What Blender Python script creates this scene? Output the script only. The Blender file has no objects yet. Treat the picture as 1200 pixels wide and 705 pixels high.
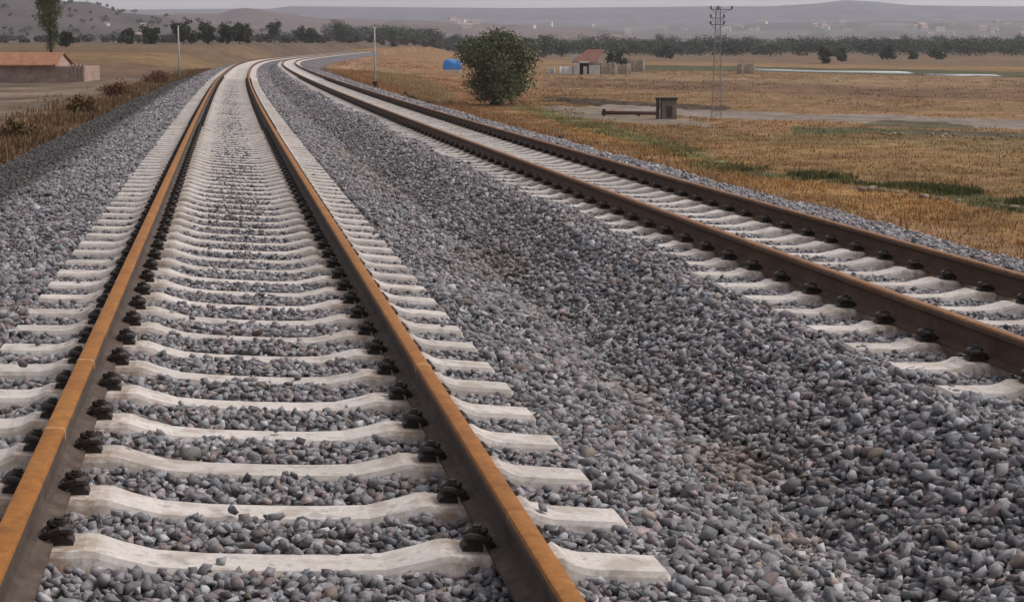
import bpy, bmesh, math, random
import numpy as np
from mathutils import Vector, Matrix
random.seed(11)
RNG = np.random.default_rng(7)
R = math.radians
scene = bpy.context.scene
col = scene.collection

# ---------------------------------------------------------------- camera numbers (in pixels of a 1200 x 705 picture)
F, HOR, CAMH = 1915.5, 50.0, 1.373
def at(px, py, z):
    """World point seen at a pixel of the photograph, on the level z."""
    pit = math.atan((352.5 - HOR) / F)
    dx, du = (px - 600) / F, (352.5 - py) / F
    fy = math.cos(pit) + du * math.sin(pit)
    fz = -math.sin(pit) + du * math.cos(pit)
    t = (z - CAMH) / fz
    return Vector((dx * t, fy * t, z))
def px_of(x, y, z):
    pit = math.atan((352.5 - HOR) / F)
    zc = z - CAMH
    fw = y * math.cos(pit) - zc * math.sin(pit)
    up = y * math.sin(pit) + zc * math.cos(pit)
    fw = np.maximum(fw, .05)
    return 600 + F * x / fw, 352.5 - F * up / fw

# ---------------------------------------------------------------- the line of the railway
DS = .25
SS = np.arange(-6, 640, DS)
KS = [0, 25, 50, 80, 120, 180, 260, 400, 640]
KV = [-.00010, .00015, .00012, .00025, .00016, .00031, .00053, .00055, .0007]
GS = [0, 60, 150, 290, 400, 500, 640]
GV = [-.0070, -.0038, -.0041, -.0040, .001, .006, .006]
_k = np.interp(SS, KS, KV); _g = np.interp(SS, GS, GV)
_i0 = int(round(6 / DS))
def _cum(v):
    c = np.concatenate([[0], np.cumsum((v[1:] + v[:-1]) / 2) * DS])
    return c - c[_i0]
TH = -.17198 + _cum(_k)
PX = .1202 + _cum(np.sin(TH)); PY = _cum(np.cos(TH)); PZ = _cum(_g)
CANT = .071
U2, DZ2 = 4.482, -.068
def track_xyz(s, u, z):
    """World point at arc s, lateral offset u from the first track's centre, height z above its rail plane at u = 0."""
    th = np.interp(s, SS, TH)
    return (np.interp(s, SS, PX) + u * np.cos(th), np.interp(s, SS, PY) - u * np.sin(th), np.interp(s, SS, PZ) + z)
def su_of(x, y):
    """Arc and offset of world points (arrays)."""
    x = np.atleast_1d(np.asarray(x, float)); y = np.atleast_1d(np.asarray(y, float))
    s = np.empty_like(x); u = np.empty_like(x)
    step = 8
    ax, ay = PX[::step], PY[::step]
    for a in range(0, len(x), 20000):
        b = min(a + 20000, len(x))
        d = (x[a:b, None] - ax[None]) ** 2 + (y[a:b, None] - ay[None]) ** 2
        i = d.argmin(1) * step
        th = TH[i]
        al = (x[a:b] - PX[i]) * np.sin(th) + (y[a:b] - PY[i]) * np.cos(th)
        s[a:b] = SS[i] + al
        u[a:b] = (x[a:b] - PX[i]) * np.cos(th) - (y[a:b] - PY[i]) * np.sin(th)
    return s, u

# ---------------------------------------------------------------- noise
def _hash(ix, iy, seed):
    h = (ix.astype(np.int64) * 374761393 + iy.astype(np.int64) * 668265263 + seed * 1274126177) & 0x7fffffff
    h = ((h ^ (h >> 13)) * 1274126177) & 0x7fffffff
    return ((h ^ (h >> 16)) & 0xffff) / 65535.0
def vnoise(x, y, seed=0):
    ix, iy = np.floor(x), np.floor(y)
    fx, fy = x - ix, y - iy
    fx = fx * fx * (3 - 2 * fx); fy = fy * fy * (3 - 2 * fy)
    ix = ix.astype(np.int64); iy = iy.astype(np.int64)
    a = _hash(ix, iy, seed); b = _hash(ix + 1, iy, seed); c = _hash(ix, iy + 1, seed); d = _hash(ix + 1, iy + 1, seed)
    return (a * (1 - fx) + b * fx) * (1 - fy) + (c * (1 - fx) + d * fx) * fy
def fbm(x, y, seed=0, oct=4):
    v, a, t = 0, 1, 0
    for i in range(oct):
        v = v + a * vnoise(x * 2 ** i, y * 2 ** i, seed + i * 17); t += a; a *= .5
    return v / t - .5
def smooth(a, b, x):
    t = np.clip((x - a) / (b - a), 0, 1)
    return t * t * (3 - 2 * t)

# ---------------------------------------------------------------- profile of the ballast across the line
BU = [-8.5, -6.4, -5.3, -3.9, -2.45, -1.8, -1.35, 1.35, 1.75, 2.2, 2.55, 2.95, 3.18, 5.8, 6.6, 7.5, 8.2, 10]
BZ = [-2.6, -1.75, -1.24, -.76, -.250, -.165, -.155, -.347, -.425, -.545, -.385, -.205, -.206, -.424, -.49, -.66, -1.10, -2.0]
def ballast_h(s, u):
    z = np.interp(u, BU, BZ)
    out = np.where((np.abs(u) < 1.3) | (np.abs(u - U2) < 1.15), .15, 1.0)
    z = z + out * (.11 * fbm(s * .45, u * .6, 3, 3) + .05 * fbm(s * 2.0, u * 2.0, 9, 2))
    # a longer waviness of the heap beside the second track
    z = z + .10 * fbm(s * .22, u * .1 + 4, 21, 2) * np.exp(-((u - 2.7) / .5) ** 2)
    return z
# ---------------------------------------------------------------- the land
def land_z(x, y):
    x = np.atleast_1d(np.asarray(x, float)); y = np.atleast_1d(np.asarray(y, float))
    s, u = su_of(x, y)
    r = np.hypot(x, y)
    az = x / np.maximum(y, 1)
    zl = np.interp(r, [0, 60, 110, 150, 200, 300, 400, 700, 1500, 12000], [-1.5, -1.7, -2.1, -2.3, -1.6, .2, .9, 1.2, 4.0, 6])
    zr = np.interp(r, [0, 900, 1100, 1700, 12000], [-5, -5, -4.2, 2.5, 6])
    wl = 1 - smooth(-.092, -.02, az)
    zr = zr + (zl - zr) * wl * smooth(250, 450, r)
    zt = np.interp(s, SS, PZ)
    on = smooth(640, 600, s) * 1.0
    bump = .5 * fbm(x / 26, y / 26, 31, 4) + .16 * fbm(x / 4, y / 4, 37, 3)
    # left of the line
    kl = smooth(-6.0, -18, u)
    left = (zt - 1.30 + .12 * fbm(x / 2.5, y / 2.5, 5, 2)) * (1 - kl) + (zl + bump * .8) * kl
    wr = 9 + 30 * smooth(150, 260, s)
    kr = np.clip((u - 8.6) / wr, 0, 1); kr = kr * kr * (3 - 2 * kr) * .5 + kr * .5
    right = (zt - 1.30 + .15 * fbm(x / 2.5, y / 2.5, 6, 2)) * (1 - kr) + (zr + bump) * kr
    mid = zt - 2.1 + 2.1 * smooth(498, 516, s)
    # the old bank that crosses the low field behind the concrete sluice
    z = np.where(u < -4.9, left, np.where(u > 8.6, right, mid))
    far = zl * wl + zr * (1 - wl) + bump
    w = smooth(600, 720, r)
    return z * (1 - w) + far * w
def gz(x, y):
    return float(land_z(x, y)[0])

# ---------------------------------------------------------------- helpers for materials
def mat(name, rough=.8, spec=.3):
    m = bpy.data.materials.new(name); m.use_nodes = True
    nt = m.node_tree; b = nt.nodes['Principled BSDF']
    b.inputs['Roughness'].default_value = rough
    b.inputs['Specular IOR Level'].default_value = spec
    return m, nt, b
def N(nt, t, **kw):
    n = nt.nodes.new(t)
    for k, v in kw.items():
        if k.startswith('i_'):
            key = k[2:].replace('_', ' ')
            n.inputs[key].default_value = v
        else: setattr(n, k, v)
    return n
def noise(nt, scale, detail=4, rough=.6, vec=None):
    n = N(nt, 'ShaderNodeTexNoise'); n.inputs['Scale'].default_value = scale
    n.inputs['Detail'].default_value = detail; n.inputs['Roughness'].default_value = rough
    if vec is None:
        tc = N(nt, 'ShaderNodeNewGeometry'); vec = tc.outputs['Position']
    nt.links.new(vec, n.inputs['Vector'])
    return n.outputs['Fac']
def ramp(nt, fac, stops):
    r = N(nt, 'ShaderNodeValToRGB'); e = r.color_ramp.elements
    while len(e) < len(stops): e.new(.5)
    for el, (p, c) in zip(e, stops):
        el.position = p; el.color = (*c, 1) if len(c) == 3 else c
    nt.links.new(fac, r.inputs['Fac'])
    return r.outputs['Color']
def mix(nt, fac, a, b, kind='MIX'):
    n = N(nt, 'ShaderNodeMix', data_type='RGBA', blend_type=kind)
    for key, v in ((0, fac), (6, a), (7, b)):
        if isinstance(v, (int, float)): n.inputs[key].default_value = v
        elif isinstance(v, tuple): n.inputs[key].default_value = (*v, 1)
        else: nt.links.new(v, n.inputs[key])
    return n.outputs[2]
def bump(nt, b, h, strength=.4, dist=.01):
    n = N(nt, 'ShaderNodeBump'); n.inputs['Strength'].default_value = strength; n.inputs['Distance'].default_value = dist
    nt.links.new(h, n.inputs['Height']); nt.links.new(n.outputs['Normal'], b.inputs['Normal'])
def simple(name, c1, c2, scale, rough=.8, bstr=.3, bdist=.01, obj=False, spec=.3):
    m, nt, b = mat(name, rough, spec)
    vec = None
    if obj:
        vec = N(nt, 'ShaderNodeTexCoord').outputs['Object']
    f = noise(nt, scale, 5, .62, vec)
    nt.links.new(ramp(nt, f, [(.34, c1), (.66, c2)]), b.inputs['Base Color'])
    if bstr: bump(nt, b, f, bstr, bdist)
    return m
def attr_mat(name, rough=.9, scale=None, amount=.35, attr='tint', spec=.2, bstr=0, bdist=.01, trans=0):
    m, nt, b = mat(name, rough, spec)
    a = N(nt, 'ShaderNodeVertexColor', layer_name=attr).outputs['Color']
    if scale:
        f = noise(nt, scale, 5, .65)
        v = ramp(nt, f, [(.28, (1 - amount,) * 3), (.72, (1 + amount,) * 3)])
        a = mix(nt, 1.0, a, v, 'MULTIPLY')
        if bstr: bump(nt, b, f, bstr, bdist)
    nt.links.new(a, b.inputs['Base Color'])
    if trans:
        b.inputs['Transmission Weight'].default_value = 0
    return m

# ---------------------------------------------------------------- helpers for meshes
def mesh_obj(name, verts, faces, material, parent=None, smoothf=False, link=True):
    me = bpy.data.meshes.new(name)
    me.from_pydata([tuple(v) for v in verts], [], faces)
    me.update()
    if smoothf: me.polygons.foreach_set('use_smooth', [True] * len(me.polygons))
    return link_obj(name, me, material, parent, link)
def link_obj(name, me, material, parent=None, link=True):
    for mm in (material if isinstance(material, (list, tuple)) else [material]): me.materials.append(mm)
    o = bpy.data.objects.new(name, me)
    if link: col.objects.link(o)
    if parent: o.parent = parent
    return o
def tri_mesh(name, V, T, material, tint=None, parent=None, nper=3):
    """numpy arrays of vertices and polygons of nper corners; tint per vertex."""
    me = bpy.data.meshes.new(name)
    V = np.ascontiguousarray(V, np.float32); T = np.ascontiguousarray(T, np.int32)
    me.vertices.add(len(V)); me.vertices.foreach_set('co', V.ravel())
    me.loops.add(T.size); me.loops.foreach_set('vertex_index', T.ravel())
    me.polygons.add(len(T)); me.polygons.foreach_set('loop_start', np.arange(0, T.size, nper, dtype=np.int32))
    me.update(calc_edges=True)
    if tint is not None:
        ca = me.color_attributes.new('tint', 'FLOAT_COLOR', 'POINT')
        c = np.ones((len(V), 4), np.float32); c[:, :3] = tint
        ca.data.foreach_set('color', c.ravel())
    return link_obj(name, me, material, parent)
def grid_mesh(name, X, Y, Z, material, tint=None, smoothf=True):
    n, m = X.shape
    V = np.stack([X, Y, Z], -1).reshape(-1, 3)
    i = np.arange(n * m).reshape(n, m)
    T = np.stack([i[:-1, :-1], i[:-1, 1:], i[1:, 1:], i[1:, :-1]], -1).reshape(-1, 4)
    o = tri_mesh(name, V, T, material, None if tint is None else tint.reshape(-1, 3), nper=4)
    if smoothf: o.data.polygons.foreach_set('use_smooth', np.ones(len(T), bool))
    return o
def bm_obj(name, bm, material, parent=None, smoothf=False, bevel=0):
    if bevel:
        bmesh.ops.bevel(bm, geom=list(bm.edges), offset=bevel, segments=1, affect='EDGES', clamp_overlap=True)
    bmesh.ops.recalc_face_normals(bm, faces=bm.faces)
    me = bpy.data.meshes.new(name); bm.to_mesh(me); bm.free()
    if smoothf: me.polygons.foreach_set('use_smooth', [True] * len(me.polygons))
    return link_obj(name, me, material, parent)
def box(bm, x0, x1, y0, y1, z0, z1, M=None):
    vs = [bm.verts.new((x, y, z)) for z in (z0, z1) for (x, y) in ((x0, y0), (x1, y0), (x1, y1), (x0, y1))]
    if M is not None:
        for v in vs: v.co = M @ v.co
    for f in ((0, 3, 2, 1), (4, 5, 6, 7), (0, 1, 5, 4), (1, 2, 6, 5), (2, 3, 7, 6), (3, 0, 4, 7)):
        bm.faces.new([vs[i] for i in f])
    return vs
def tube(bm, pts, rad, seg=6, cap=True):
    pts = [Vector(p) for p in pts]
    rings = []
    for i, p in enumerate(pts):
        d = (pts[min(i + 1, len(pts) - 1)] - pts[max(i - 1, 0)]).normalized()
        a = d.cross(Vector((0, 0, 1)))
        if a.length < .05: a = d.cross(Vector((1, 0, 0)))
        a.normalize(); b = d.cross(a)
        r = rad[i] if isinstance(rad, (list, tuple)) else rad
        rings.append([bm.verts.new(p + (a * math.cos(t) + b * math.sin(t)) * r) for t in [2 * math.pi * k / seg for k in range(seg)]])
    for q, w in zip(rings, rings[1:]):
        for k in range(seg): bm.faces.new((q[k], q[(k + 1) % seg], w[(k + 1) % seg], w[k]))
    if cap:
        bm.faces.new(rings[0][::-1]); bm.faces.new(rings[-1])
def empty(name, loc, rz=0):
    o = bpy.data.objects.new(name, None); col.objects.link(o)
    o.location = loc; o.rotation_euler = (0, 0, rz); o.empty_display_size = .2
    return o
def tag(o, label=None, cat=None, group=None, kind=None):
    if label: o['label'] = label
    if cat: o['category'] = cat
    if group: o['group'] = group
    if kind: o['kind'] = kind
    return o
def dup(root, loc=None, rz=None, scale=None):
    r = root.copy(); col.objects.link(r)
    for k in list(r.keys()):
        if k in ('label',): del r[k]
    if loc is not None: r.location = loc
    if rz is not None: r.rotation_euler = (0, 0, rz)
    if scale is not None: r.scale = (scale,) * 3
    for ch in list(root.children):
        c = ch.copy(); col.objects.link(c); c.parent = r
        for g in list(ch.children):
            d = g.copy(); col.objects.link(d); d.parent = c
    return r

# ================================================================ materials
# ballast stones: own colour per stone, fine grain
M_stone, nt, b = mat('crushed_stone', .92, .25)
a = N(nt, 'ShaderNodeVertexColor', layer_name='tint').outputs['Color']
f = noise(nt, 90, 4, .7)
v = ramp(nt, f, [(.25, (.72,) * 3), (.75, (1.25,) * 3)])
nt.links.new(mix(nt, 1.0, a, v, 'MULTIPLY'), b.inputs['Base Color'])
bump(nt, b, f, .5, .006)
# ballast bed under and beyond the separate stones
M_bed, nt, b = mat('ballast_bed_stone', .95, .2)
vo = N(nt, 'ShaderNodeTexVoronoi'); vo.inputs['Scale'].default_value = 17
g = N(nt, 'ShaderNodeNewGeometry'); nt.links.new(g.outputs['Position'], vo.inputs['Vector'])
c = ramp(nt, vo.outputs['Color'], [(.1, (.075, .069, .075)), (.5, (.14, .129, .138)), (.9, (.23, .213, .22))])
f2 = noise(nt, .9, 4, .6)
c = mix(nt, 1.0, c, ramp(nt, f2, [(.3, (.8, .8, .82)), (.7, (1.15, 1.12, 1.1))]), 'MULTIPLY')
nt.links.new(c, b.inputs['Base Color'])
inv = N(nt, 'ShaderNodeMath', operation='MULTIPLY'); inv.inputs[1].default_value = -1
nt.links.new(vo.outputs['Distance'], inv.inputs[0]); bump(nt, b, inv.outputs[0], .9, .03)
# concrete of the sleepers
M_conc, nt, b = mat('sleeper_concrete', .85, .25)
tc = N(nt, 'ShaderNodeNewGeometry')
f1 = noise(nt, 3.2, 5, .65); f3 = noise(nt, 45, 4, .7); f4 = noise(nt, 7.0, 2, .5)
base = ramp(nt, f1, [(.3, (.53, .47, .43)), (.7, (.67, .605, .56))])
base = mix(nt, 1.0, base, ramp(nt, f3, [(.3, (.85,) * 3), (.7, (1.1,) * 3)]), 'MULTIPLY')
st = ramp(nt, f4, [(.53, (0, 0, 0)), (.66, (.55, .55, .55))])
base = mix(nt, st, base, (.36, .29, .23))
oi = N(nt, 'ShaderNodeObjectInfo')
base = mix(nt, 1.0, base, ramp(nt, oi.outputs['Random'], [(0, (.86, .85, .84)), (.5, (1, 1, 1)), (1, (1.06, 1.05, 1.05))]), 'MULTIPLY')
f6 = noise(nt, 16, 3, .6)
base = mix(nt, ramp(nt, f6, [(.57, (0, 0, 0)), (.64, (.55, .55, .55))]), base, (.30, .27, .25))
to = N(nt, 'ShaderNodeTexCoord'); sp = N(nt, 'ShaderNodeSeparateXYZ'); nt.links.new(to.outputs['Object'], sp.inputs[0])
ab = N(nt, 'ShaderNodeMath', operation='ABSOLUTE'); nt.links.new(sp.outputs['X'], ab.inputs[0])
f7 = noise(nt, 22, 4, .7)
rs = N(nt, 'ShaderNodeMath', operation='MULTIPLY'); nt.links.new(ramp(nt, ab.outputs[0], [(.50, (0, 0, 0)), (.60, (1, 1, 1)), (.90, (1, 1, 1)), (.98, (0, 0, 0))]), rs.inputs[0]); nt.links.new(ramp(nt, f7, [(.40, (0, 0, 0)), (.60, (.75, .75, .75))]), rs.inputs[1])
base = mix(nt, rs.outputs[0], base, (.30, .19, .12))
nt.links.new(base, b.inputs['Base Color']); bump(nt, b, f3, .25, .004)
# rail steel, orange head and brown flanks
def rust(name, a_, b_, c_, rough):
    m, nt, b = mat(name, rough, .35)
    tc = N(nt, 'ShaderNodeNewGeometry')
    f1 = noise(nt, 2.2, 6, .7); f2 = noise(nt, 28, 4, .7); f3 = noise(nt, 160, 3, .7)
    c = ramp(nt, f1, [(.28, a_), (.5, b_), (.74, c_)])
    c = mix(nt, 1.0, c, ramp(nt, f2, [(.3, (.66,) * 3), (.72, (1.25,) * 3)]), 'MULTIPLY')
    f5 = noise(nt, 9, 5, .75)
    c = mix(nt, ramp(nt, f5, [(.50, (0, 0, 0)), (.66, (.6, .6, .6))]), c, tuple(q * .5 for q in b_))
    c = mix(nt, 1.0, c, ramp(nt, f3, [(.3, (.86,) * 3), (.72, (1.1,) * 3)]), 'MULTIPLY')
    nt.links.new(c, b.inputs['Base Color']); bump(nt, b, f3, .25, .0015)
    return m
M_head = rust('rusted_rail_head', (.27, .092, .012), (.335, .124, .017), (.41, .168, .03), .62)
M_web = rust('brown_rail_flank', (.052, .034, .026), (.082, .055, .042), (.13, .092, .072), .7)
M_foot = simple('dusty_rail_foot', (.07, .048, .037), (.135, .10, .08), 14, .9, .3, .002)
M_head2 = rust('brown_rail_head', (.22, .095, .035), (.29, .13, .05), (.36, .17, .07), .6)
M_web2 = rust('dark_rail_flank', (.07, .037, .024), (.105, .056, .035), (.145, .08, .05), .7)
M_weld = simple('pale_weld_scale', (.36, .165, .06), (.46, .25, .12), 60, .7, .4, .002)
M_iron = simple('black_brown_clip', (.018, .013, .012), (.045, .03, .026), 50, .55, .3, .002, spec=.4)
M_plate = simple('dark_guide_plate', (.02, .017, .017), (.05, .04, .04), 35, .6, .2, .002)
# land: own colours as vertex colours, broken up by grain
M_land, nt, b = mat('dry_land', .97, .1)
a = N(nt, 'ShaderNodeVertexColor', layer_name='tint').outputs['Color']
for sc_, am in ((.12, .22), (.4, .38), (1.7, .32), (9, .28)):
    f = noise(nt, sc_, 5, .65)
    a = mix(nt, 1.0, a, ramp(nt, f, [(.3, (1 - am,) * 3), (.7, (1 + am, 1 + am * .95, 1 + am * .85))]), 'MULTIPLY')
nt.links.new(a, b.inputs['Base Color']); bump(nt, b, f, .6, .06)
M_grass = attr_mat('dry_grass_blades', .9)
M_leaf = attr_mat('leaf_blades', .75, spec=.25)
M_bark = simple('rough_bark', (.05, .038, .03), (.11, .085, .065), 8, .95, .6, .03)
M_hill = attr_mat('bare_hills', .97, .012, .35)
M_pole = simple('pole_concrete', (.36, .34, .32), (.5, .48, .45), 3, .9, .2, .01)
M_galv = simple('dull_galvanised_steel', (.16, .16, .17), (.24, .24, .25), 4, .6, .1, .005)
M_ins = simple('brown_insulator', (.03, .02, .02), (.07, .045, .04), 20, .4, 0)
# bricks
def brick(name, c1, c2, mort, sc=1.0):
    m, nt, b = mat(name, .93, .15)
    t = N(nt, 'ShaderNodeTexBrick'); tc = N(nt, 'ShaderNodeTexCoord')
    mp = N(nt, 'ShaderNodeMapping'); mp.inputs['Rotation'].default_value = (R(90), 0, 0)
    nt.links.new(tc.outputs['Object'], mp.inputs['Vector']); nt.links.new(mp.outputs['Vector'], t.inputs['Vector'])
    t.inputs['Color1'].default_value = (*c1, 1); t.inputs['Color2'].default_value = (*c2, 1); t.inputs['Mortar'].default_value = (*mort, 1)
    t.inputs['Scale'].default_value = sc; t.inputs['Brick Width'].default_value = .4; t.inputs['Row Height'].default_value = .2
    f = noise(nt, 1.2, 5, .65)
    c = mix(nt, 1.0, t.outputs['Color'], ramp(nt, f, [(.3, (.72,) * 3), (.7, (1.2,) * 3)]), 'MULTIPLY')
    nt.links.new(c, b.inputs['Base Color'])
    return m
M_brick = brick('pink_block_wall', (.35, .23, .19), (.42, .29, .24), (.33, .27, .24))
M_tile = simple('terracotta_tiles', (.27, .125, .068), (.38, .19, .105), 1.6, .9, .4, .05)
M_redroof = simple('red_sheet_roof', (.165, .07, .055), (.23, .10, .08), 1.2, .8, .2, .03)
M_plaster = simple('stained_white_plaster', (.50, .47, .44), (.66, .63, .60), .9, .9, .2, .02)
M_rubble = simple('tan_rubble_stone', (.20, .155, .115), (.36, .29, .22), 1.7, .95, .8, .08)
M_dark = simple('dark_interior', (.015, .013, .012), (.03, .026, .024), 3, .95, 0)
M_oldconc = simple('weathered_concrete', (.13, .10, .08), (.26, .21, .17), 2.2, .95, .5, .04)
M_slab = simple('dark_weathered_slab', (.045, .036, .03), (.09, .07, .06), 2.4, .95, .4, .03)
M_pipe = simple('rusty_brown_pipe', (.07, .035, .03), (.12, .06, .05), 3, .8, .3, .02)
M_tarp = simple('blue_plastic_tarp', (.02, .13, .42), (.05, .23, .60), .9, .45, .5, .08, spec=.5)
M_sheet = simple('white_plastic_sheet', (.42, .41, .40), (.56, .55, .54), .5, .6, .5, .1)
M_house = simple('pale_house_wall', (.60, .58, .57), (.74, .72, .70), .2, .9, 0)
M_houseroof = simple('dull_house_roof', (.34, .22, .18), (.46, .33, .28), .2, .9, 0)

# ================================================================ ballast bed (one sheet) and its stones
sg = np.concatenate([np.arange(2.0, 30, .16), np.arange(30, 90, .5), np.arange(90, 506, 2.0)])
ug = np.unique(np.concatenate([np.linspace(-8.2, 9.9, 116), BU]))
ug = ug[(ug >= -8.2) & (ug <= 9.9)]
Sg, Ug = np.meshgrid(sg, ug, indexing='ij')
Zg = ballast_h(Sg, Ug) - .012
X, Y, Z = track_xyz(Sg.ravel(), Ug.ravel(), Zg.ravel())
bed = grid_mesh('ballast_bed', X.reshape(Sg.shape), Y.reshape(Sg.shape), Z.reshape(Sg.shape), M_bed)
tag(bed, kind='structure')

SP = .6
S1 = 5.174 - .085      # a sleeper of the first track
S2 = 7.70              # a sleeper of the second track
def stone_shapes(n, pts):
    out = []
    for i in range(n):
        bm = bmesh.new()
        ax = np.array([1, RNG.uniform(.62, .95), RNG.uniform(.5, .8)])
        p = RNG.normal(size=(pts, 3)); p /= np.linalg.norm(p, axis=1)[:, None]
        p = np.sign(p) * np.abs(p) ** .55
        p *= ax * RNG.uniform(.78, 1.15, (pts, 1))
        for q in p: bm.verts.new(q)
        h = bmesh.ops.convex_hull(bm, input=list(bm.verts))
        bad = list({v for v in h['geom_interior'] if isinstance(v, bmesh.types.BMVert)} | {v for v in h['geom_unused'] if isinstance(v, bmesh.types.BMVert)})
        bmesh.ops.delete(bm, geom=bad, context='VERTS')
        bmesh.ops.triangulate(bm, faces=list(bm.faces))
        bm.verts.index_update()
        v = np.array([x.co[:] for x in bm.verts]); t = np.array([[x.index for x in f.verts] for f in bm.faces])
        out.append((v, t)); bm.free()
    return out
def rotmats(n):
    q = RNG.normal(size=(n, 4)); q /= np.linalg.norm(q, axis=1)[:, None]
    w, x, y, z = q.T
    return np.stack([1 - 2 * (y * y + z * z), 2 * (x * y - z * w), 2 * (x * z + y * w),
                     2 * (x * y + z * w), 1 - 2 * (x * x + z * z), 2 * (y * z - x * w),
                     2 * (x * z - y * w), 2 * (y * z + x * w), 1 - 2 * (x * x + y * y)], -1).reshape(n, 3, 3)
def stone_tint(n):
    v = RNG.lognormal(.13, .30, n)[:, None]
    c = np.array([.228, .211, .219])[None] * v
    k = RNG.random(n)
    c[k < .10] = np.array([.235, .185, .180]) * v[k < .10]
    c[(k > .10) & (k < .28)] = np.array([.20, .202, .212]) * v[(k > .10) & (k < .28)]
    c[k > .975] = np.array([.23, .185, .155]) * v[k > .975]
    c[(k > .95) & (k < .975)] = np.array([.40, .37, .37])
    return np.clip(c, .06, .52)
AV, AT, AC = [], [], []
off = 0
nst = 0
bands = [(3.0, 13, .037, .0262, 1.45, stone_shapes(60, 10)), (13, 25, .045, .0285, 1.25, stone_shapes(24, 9)),
         (25, 44, .058, .033, 1.1, stone_shapes(16, 9)), (44, 78, .088, .046, 1.0, stone_shapes(12, 8)), (78, 150, .15, .072, 1.0, stone_shapes(10, 7))]
for s0, s1, sp, rad, layers, shapes in bands:
    n = int((s1 - s0) * 14.2 / (sp * sp) * layers)
    s = RNG.uniform(s0, s1, n)
    u = RNG.uniform(-5.6, 8.6, n)
    # even the scatter out: jittered grid for the first layer
    ng = int((s1 - s0) / sp); mg = int(14.2 / sp)
    a_, b_ = np.meshgrid(np.arange(ng), np.arange(mg), indexing='ij')
    k = min(ng * mg, n)
    s[:k] = (s0 + (a_.ravel() + RNG.uniform(-.05, 1.05, ng * mg) + .5 * (b_.ravel() % 2)) * sp)[:k]
    u[:k] = (-5.6 + (b_.ravel() + RNG.uniform(-.05, 1.05, ng * mg)) * sp)[:k]
    top = np.zeros(n, bool); top[k:] = True
    z = ballast_h(s, u) + (.028 * (np.abs(np.abs(u) - .56) < .16) + .010 * (np.abs(u) < .4)) * smooth(22, 9, s) + .010 * np.exp(-(u / .4) ** 2) - .008 * (np.abs(u - U2) < .7) * smooth(14, 24, s)
    # no stones where a sleeper lies bare
    d1 = np.abs((s - S1 + SP / 2) % SP - SP / 2); d2 = np.abs((s - S2 + SP / 2) % SP - SP / 2)
    hit = ((np.abs(u) < 1.29) & (d1 < .108 + .008 * smooth(12, 32, s))) | ((np.abs(u - U2) < 1.29) & (d2 < .108 + .008 * smooth(12, 32, s)) & (u - U2 > -1.21 + .05 * np.sin(s * 7)))
    x, y, zz = track_xyz(s, u, z)
    if s0 < 20: hit &= ~((RNG.random(n) < .012) & top & (np.abs(u) < 1.25))
    lie = ((np.abs(u) < 1.25) & (d1 < .1))
    z = np.where(lie, np.interp(np.abs(u), [0, .36, .54, 1.0, 1.3], [-.225, -.215, -.165, -.20, -.21]) - CANT * u - .004, z)
    px, py = px_of(x, y, zz)
    keep = ~hit & ~(lie & (np.abs(np.abs(u) - .75) < .22)) & (px > -560) & (px < 1760) & (py < 1000)
    s, u, z, top, d1, d2 = s[keep], u[keep], z[keep], top[keep], d1[keep], d2[keep]
    n = len(s)
    r = rad * np.clip(RNG.lognormal(-.02, .33, n), .5, 1.9)
    crib = (np.abs(u) < 1.3) | (np.abs(u - U2) < 1.2)
    r = np.where(crib, np.minimum(r, min(rad, .0255) * 1.15), r)
    z = z - np.where(crib, .003, 0) * smooth(14, 32, s)
    z = z + RNG.uniform(-.012, .012, n) + np.where(top, .016 + .3 * (r - rad), 0) * np.where(crib, .6, 1)
    x, y, zz = track_xyz(s, u, z)
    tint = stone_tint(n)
    # a patch of brown dust in the trough between the tracks, and stones tinted darker down the left slope
    du = np.exp(-((u - 2.15) / .35) ** 2) * smooth(.0, .25, fbm(s * .35, u * .6, 51, 3))
    tint = tint * (1 - .55 * du[:, None]) + np.array([.25, .20, .165]) * .55 * du[:, None]
    for qx, qy, rq in ((868, 524, .16), (845, 505, .12), (925, 598, .10), (770, 455, .10), (730, 430, .12)):
        e_ = at(qx, qy, -.45); e_s, e_u = su_of(e_.x, e_.y)
        kk = np.exp(-(((s - e_s) / (rq * 2.2)) ** 2 + ((u - e_u) / rq) ** 2))[:, None] * .5
        tint = tint * (1 - kk) + np.array([.27, .195, .15]) * kk
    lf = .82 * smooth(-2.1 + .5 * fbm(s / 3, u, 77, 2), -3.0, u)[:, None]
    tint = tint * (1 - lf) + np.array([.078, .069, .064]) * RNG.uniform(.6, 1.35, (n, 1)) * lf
    which = RNG.integers(0, len(shapes), n)
    rot = rotmats(n)
    rot[:, 2, :] *= .8
    for w, (v, t) in enumerate(shapes):
        i = np.where(which == w)[0]
        if not len(i): continue
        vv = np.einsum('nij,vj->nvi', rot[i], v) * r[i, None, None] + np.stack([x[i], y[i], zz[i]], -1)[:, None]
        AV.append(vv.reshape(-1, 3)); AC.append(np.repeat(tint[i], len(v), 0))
        AT.append((t[None] + (off + np.arange(len(i)) * len(v))[:, None, None]).reshape(-1, 3)); off += len(i) * len(v)
    nst += n
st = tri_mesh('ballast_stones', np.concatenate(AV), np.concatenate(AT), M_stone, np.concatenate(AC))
tag(st, 'loose grey and lilac crushed stone spread between and around the tracks', 'gravel', kind='stuff')
print('stones', nst, 'tris', len(st.data.polygons))
del AV, AT, AC

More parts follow.
